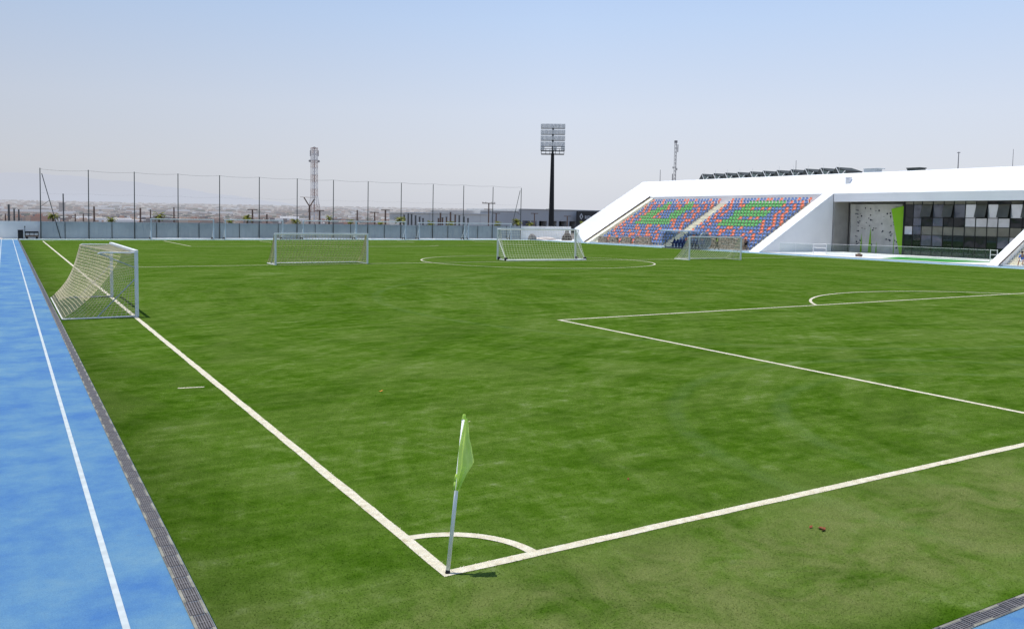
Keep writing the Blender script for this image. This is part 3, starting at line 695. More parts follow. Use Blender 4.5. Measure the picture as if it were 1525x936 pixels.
for (x, z, hh) in ((.75, 21.6, 2.), (-.75, 17.2, .5), (.6, 16.8, .6), (-.85, 13.2, 2.6)):
    mb = MB(); mb.bar((x, 0, z), (x, 0, z+hh), .12, 6); mb.bar((0, 0, z+hh*.5), (x, 0, z+hh*.5), .04, 4); mb.build('antenna', M['tower_grey'], t)

# ------------------------------------------------------------------ the stadium building
Yi, Yo = 92.74, 95.1
SB = thing('stadium_building', 'long white stadium building with sloping roof band, glass front and climbing hall', 'building', (0, 0, 0))
mb = MB()
mb.face([(80, 12, 6.8), (80, Yi, 6.8), (82.6, 97.5, 9.28), (82.6, 12, 9.28)])          # sunny sloping band
mb.face([(82.6, 12, 9.28), (82.6, 97.5, 9.28), (100, 97.5, 9.2), (100, 12, 9.2)])
mb.face([(100, 12, 9.2), (100, 97.5, 9.2), (100, 97.5, 0), (100, 12, 0)])
mb.face([(68, Yi, 0.02), (68, Yo, 1.95), (82.6, 97.5, 9.28), (80, Yi, 6.8)])           # flared end frame
mb.face([(68, Yi, 0), (68, Yi, .02), (68, Yo, 1.95), (68, Yo, 0)])
mb.face([(68, Yo, 0), (68, Yo, 1.95), (82.6, 97.5, 9.28), (82.6, 97.5, 0)])
mb.face([(82.6, 97.5, 0), (82.6, 97.5, 9.28), (100, 97.5, 9.2), (100, 97.5, 0)])
mb.build('roof', M['white'], SB, fixn=True)
mb = MB(); mb.box(80.0, 80.3, 61.05, Yi-.01, 5.3, 6.795); mb.build('upper_wall', M['fascia'], SB)
mb = MB(); mb.box(80.0, 80.35, 12, 59.5, 5.85, 6.797); mb.build('fascia', M['fascia'], SB)
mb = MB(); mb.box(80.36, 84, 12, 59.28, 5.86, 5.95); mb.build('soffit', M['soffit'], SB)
mb = MB(); mb.prism_y([(68, .0), (80, 6.8), (80, 0)], 59.56, 61.04); mb.build('ramp_wall', [M['shadewhite']], SB)
mb = MB(); mb.face([(67.99, 59.55, .012), (67.99, 61.05, .012), (80, 61.05, 6.815), (80, 59.55, 6.815)]); mb.build('ramp_cap', M['white'], SB)
mb = MB(); mb.prism_y([(68, .0), (80, 6.8), (80, 0)], 33.2, 34.1); mb.build('ramp_wall', [M['shadewhite']], SB)
mb = MB(); mb.face([(67.99, 33.19, .012), (67.99, 34.11, .012), (80, 34.11, 6.815), (80, 33.19, 6.815)]); mb.build('ramp_cap', M['white'], SB)
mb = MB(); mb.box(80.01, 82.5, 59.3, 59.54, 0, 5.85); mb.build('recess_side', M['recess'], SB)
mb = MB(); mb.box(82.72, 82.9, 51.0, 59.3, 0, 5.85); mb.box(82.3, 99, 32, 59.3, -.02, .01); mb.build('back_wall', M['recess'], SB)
# climbing hall: lime wedge
mb = MB(); pts = [(53.2, 5.05), (51.12, 5.5), (51.10, 0), (51.95, 0), (52.75, 3.2)]
mb.face([(81.85, y, z) for y, z in pts]); mb.face([(82.55, y, z) for y, z in reversed(pts)])
for (ya, za), (yb, zb) in zip(pts, pts[1:]+pts[:1]): mb.face([(81.85, ya, za), (82.55, ya, za), (82.55, yb, zb), (81.85, yb, zb)])
mb.build('lime_panel', M['lime'], SB)
# curtain wall
ys = [50.9, 49.91, 48.89, 47.65, 46.44, 45.33, 44.1, 42.97, 41.79, 40.71, 39.53, 38.37, 37.2, 36.05, 34.9, 33.7]
zs = [5.85, 5.5, 4.1, 3.18, 2.25, .06]
mb = MB()
for y in ys: mb.box(80.96, 81.08, y-.03, y+.03, .03, 5.84)
for z in zs[1:-1]: mb.box(80.965, 81.075, 33.7, 50.9, z-.03, z+.03)
mb.box(80.95, 81.2, 33.7, 50.95, .0, .10); mb.box(80.94, 82.2, 50.93, 51.05, 0, 5.84)
mb.build('curtain_wall_frame', M['black'], SB)
mb = MB(); mb.box(83.6, 83.7, 33.7, 50.9, .02, 5.8); mb.box(81.2, 83.6, 33.7, 50.9, 3.0, 3.2); mb.build('interior', M['black'], SB)
rowkey = [
 'oooooosoooooooo'[:15], 'swowosdswowowow'[:15], 'dsssddwwwwdddss'[:15], 'wwbbbbbbbbbbbbb'[:15], 'ssddbwsgdwudddd'[:15]]
rowkey[0] = 'bbbbbbboddodddd'; rowkey[1] = 'dsOsOswOwOwOsOs'; rowkey[2] = 'dsdsddwwwwddsdd'; rowkey[3] = 'ddwbbbbbbbbbbbb'; rowkey[4] = 'ggssggddgswuddd'
rowkey[3] = 'wsbbbbbbbbbbbbb'
pm = {'d': 'p_dark', 's': 'p_slate', 'w': 'p_white_refl', 'b': 'p_brown', 'o': 'p_open', 'O': 'p_open', 'u': 'p_blue', 'g': 'p_green'}  # pane tints stand in for the warped reflections, apart from the tan spandrels
for r_ in range(5):
    for c in range(15):
        a, b = ys[c+1]+.032, ys[c]-.032; z1_, z0_ = zs[r_]-.032, zs[r_+1]+.032; k_ = rowkey[r_][c]
        mb = MB(); dz = .0
        if k_ == 'O':
            mb.box(-.012, .012, a, b, z0_-z1_, 0); o = mb.build('window_pane', M['p_open'], SB); o.location = (80.93, 0, z1_); o.rotation_euler = (0, R(16), 0)
            mb = MB(); mb.box(81.3, 81.32, a, b, z0_, z1_); mb.build('window_opening', M['black'], SB)
        else:
            if r_ == 4 and z0_ < 1:
                mb.box(81.01, 81.03, a, b, 1.12, z1_); mb.build('window_pane', M[pm[k_]], SB)
                mb = MB(); mb.box(81.01, 81.03, a, b, z0_, 1.09); mb.build('window_pane', M['p_green'], SB)
            else:
                o = mb; mb.box(81.01, 81.03, a, b, z0_, z1_); mb.build('window_pane', M[pm[k_]], SB)
# roof equipment, each its own thing
t = thing('sawtooth_rooflight', 'row of dark grey sawtooth rooflights along the stand roof', 'rooflight', (86, 60, 9.24))
pk = [28.05+2.39, 28.05, 25.65, 23.25, 20.84, 18.50, 16.17, 13.84, 11.29, 8.97, 6.6, 4.2, 2.0]
zpk = 0; pk = [28.05-2.39*i for i in range(11)]
for i, y in enumerate(pk):
    mb = MB(); zp = 1.12
    mb.face([(0, y+.75, 0), (0, y, zp), (3, y, zp), (3, y+.75, 0)]); mb.face([(0, y, zp), (0, y-1.60, .62), (3, y-1.60, .62), (3, y, zp)])
    mb.face([(0, y+.75, 0), (0, y-1.6, 0), (0, y-1.6, .62), (0, y, zp)]); mb.face([(3, y+.75, 0), (3, y, zp), (3, y-1.6, .62), (3, y-1.6, 0)])
    mb.face([(0, y-1.6, 0), (3, y-1.6, 0), (3, y-1.6, .62), (0, y-1.6, .62)])
    tooth = mb.build('roof_tooth', M['saw'], t)
    mb = MB(); mb.face([(-.01, y-.35, .12), (-.01, y-1.5, .12), (-.01, y-1.5, .52), (-.01, y-.42, .78)]); mb.build('glazing', M['saw_glass'], tooth)
    mb = MB(); mb.bar((-.08, y-.05, zp), (-.08, y-.75, .0), .05, 5); mb.bar((-.08, y-1.45, .62), (-.08, y-.85, .0), .05, 5)
    mb.bar((-.02, y-.5, .3), (-.02, y-.5, 1.55), .016, 4); mb.build('strut', M['lampbox'], t)
    if i == 10:
        mb = MB(); mb.face([(-.02, y-1.6, .0), (-.02, y-1.6, .62), (-.02, y-4.2, .15), (-.02, y-4.2, 0)]); mb.build('end_flashing', M['saw'], t)
t = thing('roof_vent', 'pale blue grey boxy vent on the stadium roof after the rooflights', 'vent', (85, 58.5, 9.23))
mb = MB(); mb.box(0, 1.2, -.75, .85, 0, .60); mb.build('housing', M['vent_blue'], t)
mb = MB(); mb.box(-.05, 1.3, -1.1, .9, .602, .68); mb.build('cover', M['vent_blue'], t)
mb = MB(); mb.prism_y([(-.4, 0), (0, .15), (0, 0)], -1.4, 2.6); mb.build('skirt', M['white'], t)
t = thing('roof_vent', 'low dark louvred vent standing alone on the white roof', 'vent', (85, 52.9, 9.23))
mb = MB(); mb.box(0, 1.2, -.75, .75, 0, .42); mb.build('housing', M['dark_steel'], t)
mb = MB(); mb.box(-.2, 1.4, -1.1, 1.1, 0, .12); mb.box(-.03, 1.23, -.85, .85, .43, .55); mb.build('louvre', M['dark_steel'], t)
def antenna(label, x, y, z, h_, r_=.05):
    t = thing('roof_antenna', label, 'antenna', (x, y, z)); mb = MB(); mb.bar((0, 0, .05), (0, 0, h_), r_, 6, r_*.7); mb.build('rod', M['tower_grey'], t)
    mb = MB(); mb.box(-.35, .35, -.35, .35, 0, .09); mb.build('base', M['dark_steel'], t)
    if h_ > 1.9 and r_ > .045: mb = MB(); mb.box(-.03, .03, -.17, .17, h_-.12, h_-.05); mb.build('tip', M['tower_grey'], t)
antenna('short grey antenna rod at the left corner of the white roof', 84, 95.1, 9.24, 1.9)
antenna('thin dark rod standing among the sawtooth rooflights', 85.6, 70.1, 9.24, 2.2, .04)
antenna('grey T topped antenna rod on the roof above the glass front', 85, 47.6, 9.24, 2.0, .06)
antenna('thin pale antenna rod at the right edge of the roof line', 85, 41.8, 9.24, 1.95, .03)
t = thing('chimney_box', 'small pale grey chimney box on the white roof slope', 'chimney', (81.2, 58.65, 7.75))
mb = MB(); mb.box(0, .5, -.26, .26, 0, .92); mb.build('stack', M['fascia'], t)
mb = MB(); mb.box(-.02, .52, -.28, .28, .922, .97); mb.build('cap', M['white'], t)

# climbing wall
t = thing('climbing_wall', 'grey indoor climbing wall dotted with holds beside the lime panel', 'climbing wall', (82.4, 55, 0))
mb = MB()
segs = [(3.9, .0), (3.3, .15), (1.9, .0), (.8, .12), (-.3, .0), (-1.3, .22), (-2.6, -.18), (-3.0, -.2)]
xat = lambda y: next((a[1]+(b[1]-a[1])*(a[0]-y)/(a[0]-b[0]) for a, b in zip(segs, segs[1:]) if b[0] <= y <= a[0]), 0)
for (ya, xa), (yb, xb) in zip(segs, segs[1:]):
    mb.face([(xa, ya, .02), (xb, yb, .02), (xb+.1, yb, 2.6), (xa+.1, ya, 2.6)]); mb.face([(xa+.1, ya, 2.6), (xb+.1, yb, 2.6), (xb-.12, yb, 5.6), (xa-.12, ya, 5.6)])
mb.build('panel', M['climb'], t)
for y, w_, z1_ in ((2.35, .14, 2.3), (1.2, .24, 3.0), (.35, .10, 1.4), (-1.9, .06, 3.6)):
    mb = MB(); xx = xat(y)-.03; mb.face([(xx, y+w_, .03), (xx, y-w_, .03), (xx+.05, y+.02, z1_)]); mb.build('lime_stripe', M['lime'], t)
hr = random.Random(4); proto = {}
for k in range(78):
    y = hr.uniform(-2.7, 3.3) if k > 22 else hr.uniform(-2.6, -1.2) if k > 12 else 3.1+hr.uniform(-.3, .2); z = hr.uniform(.5, 5.3)
    if y < -1.4 and z < 2: y = hr.uniform(-2.75, -1.9)
    key = 'blue_hold' if hr.random() < .45 else 'purple_hold'
    if key not in proto:
        mb = MB(); mb.bar((0, 0, 0), (-.08, 0, .01), .105, 7, .05); proto[key] = o = mb.build('climbing_hold', M[key], t)
    else: o = proto[key].copy(); COL.objects.link(o)
    s = hr.uniform(.45, 1.05); o.scale = (1, s, s); o.location = (xat(y)-.02+(.1*z/2.6 if z < 2.6 else .1-.22*(z-2.6)/3), y, z); o.rotation_euler = (hr.uniform(0, 6), 0, 0)

# ------------------------------------------------------------------ grandstands
def stand(name, label, y0, y1, aisles, loc=(0, 0, 0)):
    t = thing(name, label, 'grandstand', loc); mb = MB()
    for i in range(15):
        xa = 69.1+.69*i; mb.box(xa, xa+.6899 if i < 14 else 80, y0, y1, 0 if i == 0 else .1+.4*(i-1)-.02, .1+.4*i)
    mb.build('seating_steps', M['step'], t)
    for ya, yb in aisles:
        mb = MB()
        for i in range(15):
            xa = 69.1+.69*i; z = .1+.4*i
            mb.box(xa-.345, xa-.001, ya, yb, z-.4+.002, z-.2)
            mb.box(xa+.002, xa+.343, ya, yb, z+.002, z+.008)
        mb.build('stairs', M['step_light'], t)
    mb = MB(); mb.box(68.45, 69.098, y0, y1, 0, .12); mb.build('front_kerb', M['terrace'], t)
    return t
st = stand('grandstand', 'concrete grandstand with colourful seats between the two white ramps', 61.06, 92.72, [(75.3, 77.0), (61.1, 61.95), (91.3, 92.2)])
mb = MB(); mb.prism_y([(68.2, .0), (79.99, 6.62), (79.99, 0)], 91.75, 92.72); mb.build('sunlit_kerb', M['step_light'], st)  # added sloped kerb, shaped so the strip beside the seats catches the sun
mb = MB()
mb.bar((68.1, 92.62, .12), (80, 92.62, 6.86), .075, 6); mb.build('edge_shadow_line', M['edge_brown'], st)  # dark bar drawn in for the brown shadow line along the frame
st2 = stand('grandstand', 'beige stepped grandstand at the right edge beyond the second white ramp', 14, 33.18, [(31.4, 33.1)])
mb = MB(); mb.bar((68.1, 33.12, .12), (80, 33.12, 6.86), .06, 6); mb.build('edge_shadow_line', M['edge_brown'], st2)  # shadow line beside the second ramp, drawn in as a brown bar

# stone faced front wall pieces
FW = 'stone faced pieces of wall along the foot of the stand'
labs = ['rough stone wall piece nearest the tall white end frame', 'rough stone wall piece second from the tall white end frame', 'rough stone wall piece third from the tall white end frame',
        'rough stone wall piece just beyond the team shelter', 'longest rough stone wall piece, behind the person in the yellow vest']
for (a, b, hh), lab in zip(((88.2, 90.0, .92), (85.75, 87.6, .95), (82.85, 84.8, 1.02), (78.8, 81.9, 1.1), (62.6, 68.6, 1.42)), labs):
    bm = bmesh.new(); bmesh.ops.create_cube(bm, size=1)
    bmesh.ops.subdivide_edges(bm, edges=bm.edges, cuts=14, use_grid_fill=True)
    q = random.Random(a)
    for v in bm.verts:
        v.co.x = v.co.x*.32+68.72; yy = (a+b)/2+v.co.y*(b-a); zz = (v.co.z+.5)*hh
        v.co.x += q.uniform(-.035, .035); v.co.y = yy+q.uniform(-.03, .03); v.co.z = zz+(q.uniform(-.05, .04) if zz > .3 else 0)
    me = bpy.data.meshes.new('stone_wall'); bm.to_mesh(me); bm.free(); me.materials.append(M['stone'])
    o = bpy.data.objects.new('stone_wall', me); COL.objects.link(o); o.location = (0, 0, 0); tag(o, lab, 'wall', FW)

# seats
NEAR = ['obbobbbbobboobbobbbbobbo', 'bobbobgggggggggggbbobbob', 'obobbogggggggggggoobbobo', 'bobobbbbobobbogggbbbobbo', 'bbobobbgggggggggggbbobob', 'bbobobbggggggggggbbbobob', 'bobobbbbobobbogggbbbbobo', 'obobboggggggggggggoobbob', 'bobbobggggggggggggbbobbo', 'bobobbbbbobboobbobbbbobb', 'bbobbobbbbobboobbbobbbbo', 'bbbobbobbobbbobbobbbbbbb', 'bbobobbbbbobbbbobbbbobbb', 'bbbbobbbobbobbbbobbbbobb', 'bbbobbbobbbbobbbbbbobbbb']
FAR = ['obbobbbbobboobbobbbbobbbo', 'bobbobbbggobbobbggbobbobb', 'obobboogggboobboggbobbobo', 'bobobbggggobbboggggbbobob', 'bbobobbggggbbbboggggobobb', 'bbobbobggggbbbboggggobobb', 'bobbobbgggbbbobogggggbobo', 'boobbboogggggggggggobbobo', 'bbobbobgggggggggggggbobbo', 'bobbobbbbobboobbbobbbbobo', 'obobbbbobbbbobboobbbbbobo', 'bbbbbbbobbobbobbbobbobbob', 'bbbbbobboobboboobbobbobbb', 'bbbbobobbbobbbobbbbobbobb', 'bbbbbobbbbbobbbbobbbbobbb']
NEAR = [s[::-1] if False else s for s in NEAR]
def seat_mesh(mb, ox=0, oy=0, oz=0, mi=0):
    P = lambda x, y, z: (ox+x, oy+y, oz+z)
    w0, w1 = .21, .18      # shell: pan, curved back with rounded top, on a short stem
    rows = [[(-.20, w1, .40), (-.17, w0, .43), (.05, w0, .41), (.16, w0, .43)], ]
    prof = [(-.20, .385, .14), (-.17, .425, .175), (0, .405, .185), (.13, .42, .185), (.19, .50, .18), (.225, .60, .175), (.24, .68, .145), (.245, .71, .08)]
    n = len(mb.v)
    for x, z, hw in prof:
        for t_ in (-1, -.5, 0, .5, 1): mb.v.append(P(x-.02*(1-abs(t_)) if z < .45 else x+.035*(1-t_*t_), hw*t_, z-(.025*(1-t_*t_) if z < .45 else 0)))
    for i in range(len(prof)-1):
        for j in range(4): a = n+i*5+j; mb.f.append((a, a+1, a+6, a+5)); mb.mi.append(mi)
    n = len(mb.v)
    for x, z, hw in prof:
        for t_ in (-1, 0, 1): mb.v.append(P(x+.03, hw*t_*.98, z-.035))
    for i in range(len(prof)-1):
        for j in range(2): a = n+i*3+j; mb.f.append((a, a+3, a+4, a+1)); mb.mi.append(mi)
    mb.box(ox-.05, ox+.10, oy-.05, oy+.05, oz, oz+.39, mi)
ORD = ['first', 'second', 'third', 'fourth', 'fifth', 'sixth', 'seventh', 'eighth', 'ninth', 'tenth', 'eleventh', 'twelfth', 'thirteenth', 'fourteenth', 'fifteenth', 'sixteenth', 'seventeenth', 'eighteenth', 'nineteenth', 'twentieth', 'twenty-first', 'twenty-second', 'twenty-third', 'twenty-fourth', 'twenty-fifth']
CN = {'b': 'blue', 'o': 'orange', 'g': 'green'}
all_seats = []
for blk, tab, ya, yb in (('near', NEAR, 62.3, 74.95), ('far', FAR, 77.35, 90.95)):
    for r_, s in enumerate(tab):
        i = 14-r_; x = 69.1+.69*i+.40; z = .1+.4*i
        for k, c in enumerate(s):
            y = ya+(yb-ya)*k/(len(s)-1)
            if i == 0 and blk == 'near' and y < 68.8 and False: continue
            d = math.hypot(x+3.6, y+7.1)
            all_seats.append((d, x, y, z, c, blk, r_, k if blk == 'far' else len(s)-1-k))
# the 300 seats that show largest stand alone; rows hidden by the front wall come last
all_seats.sort(key=lambda q: q[0]+(30 if q[6] >= 13 and q[2] < 69 else 0))
protos = {}
for q in all_seats[:300]:
    d, x, y, z, c, blk, r_, k = q
    if c not in protos:
        mb = MB(); seat_mesh(mb); protos[c] = o = mb.build('grandstand_chair', M['seat_'+c], smooth=False)
    else: o = protos[c].copy(); COL.objects.link(o)
    o.location = (x, y, z)
    tag(o, f'{CN[c]} seat, {blk} block, {ORD[r_]} row from the top, {ORD[k]} from the middle stairs', 'stadium seat', 'plastic seats of the grandstand')
mb = MB()
for q in all_seats[300:]: seat_mesh(mb, q[1], q[2], q[3], 'bog'.index(q[4]))
o = mb.build('grandstand_chairs', [M['seat_b'], M['seat_o'], M['seat_g']]); tag(o, 'remaining rows of blue, orange and green stadium seats further along the stand', 'stadium seats', kind='stuff')
mb = MB()

# ------------------------------------------------------------------ team shelter
t = thing('team_shelter', 'round ended clear team shelter with blue seats at the foot of the stand', 'shelter', (66.9, 66.9, 0))
LN = 6.4; rr_ = .98; cz = 1.02
for y in (0, LN):
    mb = MB(); mb.face([(rr_*math.cos(a), y, cz+rr_*math.sin(a)) for a in [2*math.pi*k/28 for k in range(28)]]); e1 = mb.build('end_panel', M['shelter_glass'], t)
    mb = MB(); mb.tube([(rr_*math.cos(a), y, cz+rr_*math.sin(a)) for a in [2*math.pi*k/28 for k in range(29)]], .04, 6); mb.build('hoop', M['steel'], e1)
mb = MB()
for k in range(14):
    a0 = R(-80+150*k/14); a1 = R(-80+150*(k+1)/14)
    mb.face([(rr_*math.cos(a0), 0.03, cz+rr_*math.sin(a0)), (rr_*math.cos(a0), LN-.03, cz+rr_*math.sin(a0)), (rr_*math.cos(a1), LN-.03, cz+rr_*math.sin(a1)), (rr_*math.cos(a1), 0.03, cz+rr_*math.sin(a1))])
mb.build('curved_back', M['shelter_glass'], t)
mb = MB()
for y in (LN*.33, LN*.66): mb.tube([(rr_*math.cos(R(a)), y, cz+rr_*math.sin(R(a))) for a in range(-80, 100, 12)], .03, 5)
mb.build('rib', M['dark_steel'], t)
mb = MB(); mb.box(-1.05, .75, 1.7, LN+.45, 2.02, 2.2); mb.build('roof', mat('shelter_roof', (.50, .58, .72), .5, .3, .08, 1), t, bevel=.02)
mb = MB()
for y in (2.0, LN-.4): mb.bar((-.75, y, 0.05), (-.75, y, 2.02), .03, 6)
mb.box(-.95, .95, -.05, LN+.05, 0, .06); mb.build('base_frame', M['grate'], t)
mb = MB(); seat_mesh(mb); sp = mb.build('bench_seat', M['navy'], t); sp.location = (.15, .6, .12); sp.scale = (1.25, 1.15, 1.35)
for k in range(1, 10): c_ = sp.copy(); COL.objects.link(c_); c_.location = (.15, .6+.57*k, .12)

# ------------------------------------------------------------------ glass balustrade
t = thing('glass_balustrade', 'clear glass balustrade running along the white forecourt', 'railing', (0, 0, .02))
path = [(69.1, 57.6), (70.9, 54.7), None, (71.6, 53.4), (74.6, 49.4), (74.9, 37.9)]
def rail(a, b):
    n = max(1, round(math.dist(a, b)/1.9))
    for i in range(n):
        p = [a[k]+(b[k]-a[k])*i/n for k in (0, 1)]; q = [a[k]+(b[k]-a[k])*(i+.97)/n for k in (0, 1)]
        mb = MB(); mb.face([(*p, .06), (*q, .06), (*q, 1.1), (*p, 1.1)]); mb.build('glass_panel', M['rail_glass'], t)
    mb = MB(); mb.bar((*a, .03), (*b, .03), .035, 4); mb.build('base_rail', M['fascia'], t)
    mb = MB(); mb.bar((*a, 1.1), (*b, 1.1), .012, 4); mb.build('top_edge', M['fascia'], t)
rail(path[0], path[1]); rail(path[3], path[4]); rail(path[4], path[5])
def gate(label, a, b):
    t = thing('railing_gate', label, 'gate', (0, 0, .02)); 
    for p in (a, b): mb = MB(); mb.bar((*p, 0), (*p, 1.15), .035, 8); mb.build('post', M['white_paint'], t)
    for z in (.25, .68, 1.1): mb = MB(); mb.bar((*a, z), (*b, z), .028, 8); mb.build('crossbar', M['white_paint'], t)
gate('white tubular gate in the glass balustrade, beside the near ramp wall', (70.95, 54.62), (71.55, 53.45))
gate('narrow white tubular gate by the second white ramp', (74.9, 37.8), (74.8, 37.1))
t = thing('floor_lamp_box', 'small brown box lying on the white forecourt', 'box', (70.9, 48.9, .02))
mb = MB(); mb.box(-.2, .2, -.28, .28, 0, .26); mb.build('body', M['wood_post'], t, bevel=.03); mb = MB(); mb.box(-.12, .12, -.1, .1, .26, .36); mb.build('lid', M['concrete'], t)

# ------------------------------------------------------------------ people
def skin_obj(name, joints, edges, m, parent, sub=2):
    me = bpy.data.meshes.new(name); me.from_pydata([j[:3] for j in joints], edges, []); me.materials.append(m)
    o = bpy.data.objects.new(name, me); COL.objects.link(o); o.parent = parent
    o.modifiers.new('skin', 'SKIN'); s = o.modifiers.new('sub', 'SUBSURF'); s.levels = sub; s.render_levels = sub
    for i, j in enumerate(joints):
        o.data.skin_vertices[0].data[i].radius = (j[3], j[3] if len(j) < 5 else j[4]); 
    o.data.skin_vertices[0].data[0].use_root = True
    return o
def person(label, loc, rz, J, clothes, scale=1., hairm='hair'):
    """J: dict of joints; one continuous body, clothing as slightly larger shells over the same limbs"""
    t = thing('person', label, 'person', loc, rz); t.scale = (scale,)*3
    names = ['pelvis', 'belly', 'chest', 'neck', 'head', 'crown', 'shL', 'elL', 'wrL', 'haL', 'shR', 'elR', 'wrR', 'haR', 'hiL', 'knL', 'anL', 'toL', 'hiR', 'knR', 'anR', 'toR']
    rad = dict(pelvis=(.15, .11), belly=(.13, .10), chest=(.15, .11), neck=(.052, .052), head=(.078, .092), crown=(.070, .08), hiL=(.09, .09), hiR=(.09, .09))
    for s in 'LR':
        rad.update({'sh'+s: (.058, .058), 'el'+s: (.04, .04), 'wr'+s: (.028, .028), 'ha'+s: (.032, .022), 'kn'+s: (.058, .058), 'an'+s: (.038, .038), 'to'+s: (.042, .03)})
    E_ = [('pelvis', 'belly'), ('belly', 'chest'), ('chest', 'neck'), ('neck', 'head'), ('head', 'crown')]
    for s in 'LR': E_ += [('chest', 'sh'+s), ('sh'+s, 'el'+s), ('el'+s, 'wr'+s), ('wr'+s, 'ha'+s), ('pelvis', 'hi'+s), ('hi'+s, 'kn'+s), ('kn'+s, 'an'+s), ('an'+s, 'to'+s)]
    idx = {n: i for i, n in enumerate(names)}
    skin_obj('body', [(*J[n], *rad[n]) for n in names], [(idx[a], idx[b]) for a, b in E_], M['skin'], t)
    for cname, cm, segs_, grow in clothes:
        ns = []; es = []
        for a, b in segs_:
            for n in (a, b):
                if n not in ns: ns.append(n)
            es.append((ns.index(a), ns.index(b)))
        skin_obj(cname, [(*J[n], rad[n][0]+grow, rad[n][1]+grow) for n in ns], es, M[cm], t)
    c = Vector(J['crown']); hd = Vector(J['head'])
    mb = MB(); bm = bmesh.new(); bmesh.ops.create_uvsphere(bm, u_segments=12, v_segments=8, radius=.098)
    for v in bm.verts: v.co += c+Vector((0, .014, .012)); 
    bmesh.ops.delete(bm, geom=[v for v in bm.verts if v.co.z < c.z-.035 and v.co.y < c.y+.02], context='VERTS')
    me = bpy.data.meshes.new('hair'); bm.to_mesh(me); bm.free(); me.materials.append(M[hairm]); o = bpy.data.objects.new('hair', me); COL.objects.link(o); o.parent = t
    # face: nose, eyes, mouth on the -y side
    f_ = Vector((0, -.088, 0)); mb = MB(); mb.bar(hd+f_+Vector((0, 0, .03)), hd+f_+Vector((0, -.02, -.005)), .008, 5, .014); mb.build('nose', M['skin'], t)
    for s in (-1, 1):
        mb = MB(); p = hd+Vector((s*.032, -.083, .04)); mb.bar(p, p+Vector((0, -.008, 0)), .011, 6); mb.build('eye', M['hair'], t)
        mb = MB(); p = hd+Vector((s*.082, 0, .02)); mb.bar(p+Vector((0, 0, -.025)), p+Vector((0, 0, .025)), .014, 6); mb.build('ear', M['skin'], t)
    for s in 'LR':
        hh = Vector(J['ha'+s]); wv = Vector(J['wr'+s]); d = (hh-wv).normalized(); sd = d.orthogonal().normalized()
        mb = MB()
        for q in range(4): b0 = hh+sd*(q-1.5)*.018; mb.tube([b0, b0+d*(.05+.008*(1.5-abs(q-1.5))), b0+d*.085+d.cross(sd)*.02], .0085, 5)
        mb.tube([wv+d*.02+sd*.02, wv+d*.06+sd*.055, wv+d*.10+sd*.06], .010, 5); mb.build('fingers', M['skin'], t)
    return t
legs = [('pelvis', 'hiL'), ('hiL', 'knL'), ('knL', 'anL'), ('pelvis', 'hiR'), ('hiR', 'knR'), ('knR', 'anR')]
torso = [('pelvis', 'belly'), ('belly', 'chest'), ('chest', 'shL'), ('chest', 'shR')]
sleeves = torso+[('shL', 'elL'), ('shR', 'elR')]
walk = dict(pelvis=(0, 0, .93), belly=(0, -.01, 1.10), chest=(0, -.02, 1.32), neck=(0, -.03, 1.48), head=(0, -.04, 1.59), crown=(0, -.035, 1.68),
            shL=(.19, -.02, 1.40), elL=(.25, .10, 1.16), wrL=(.22, .02, .96), haL=(.21, -.03, .89), shR=(-.19, -.02, 1.40), elR=(-.24, .04, 1.14), wrR=(-.20, -.14, 1.02), haR=(-.18, -.20, .98),
            hiL=(.10, 0, .86), knL=(.16, -.12, .48), anL=(.20, -.22, .09), toL=(.21, -.36, .05), hiR=(-.10, 0, .86), knR=(-.15, .02, .48), anR=(-.20, .22, .10), toR=(-.21, .10, .04))
person('person in a yellow green safety vest walking along the stand foot', (67.0, 65.05, 0), R(35), walk,
       [('trousers', 'khaki', legs, .016), ('shirt', 'cloth_black', sleeves, .014), ('vest', 'vest', torso, .026), ('shoes', 'cloth_black', [('anL', 'toL'), ('anR', 'toR')], .012)])
sit = dict(pelvis=(0, 0, .50), belly=(0, -.05, .66), chest=(0, -.14, .86), neck=(0, -.20, 1.01), head=(0, -.25, 1.12), crown=(0, -.25, 1.20),
           shL=(.19, -.13, .94), elL=(.42, -.20, .88), wrL=(.64, -.26, .96), haL=(.71, -.28, .99), shR=(-.19, -.13, .94), elR=(-.24, -.26, .70), wrR=(-.14, -.44, .62), haR=(-.10, -.50, .61),
           hiL=(.10, -.05, .48), knL=(.16, -.46, .50), anL=(.17, -.50, .10), toL=(.18, -.64, .05), hiR=(-.10, -.05, .48), knR=(-.15, -.46, .50), anR=(-.16, -.44, .10), toR=(-.17, -.58, .05))
person('person in black sitting in the front row by the ramp, one arm stretched out', (69.3, 62.75, .12), R(-60), sit,
       [('trousers', 'khaki', legs, .016), ('shirt', 'cloth_black', sleeves, .03), ('shoes', 'cloth_black', [('anL', 'toL'), ('anR', 'toR')], .012)])
sit2 = dict(sit); sit2.update(elL=(.25, -.24, .70), wrL=(.16, -.44, .60), haL=(.12, -.50, .58), anL=(.17, -.72, .12), toL=(.18, -.86, .10), anR=(-.16, -.66, .10), toR=(-.17, -.80, .06))
person('person in a blue shirt sitting low on the beige steps at the right edge', (69.35, 31.85, .02), R(-80), sit2,
       [('shorts', 'cloth_white', [('pelvis', 'hiL'), ('hiL', 'knL'), ('pelvis', 'hiR'), ('hiR', 'knR')], .02), ('shirt', 'cloth_blue', sleeves, .025), ('shoes', 'cloth_white', [('anL', 'toL'), ('anR', 'toR')], .014)])

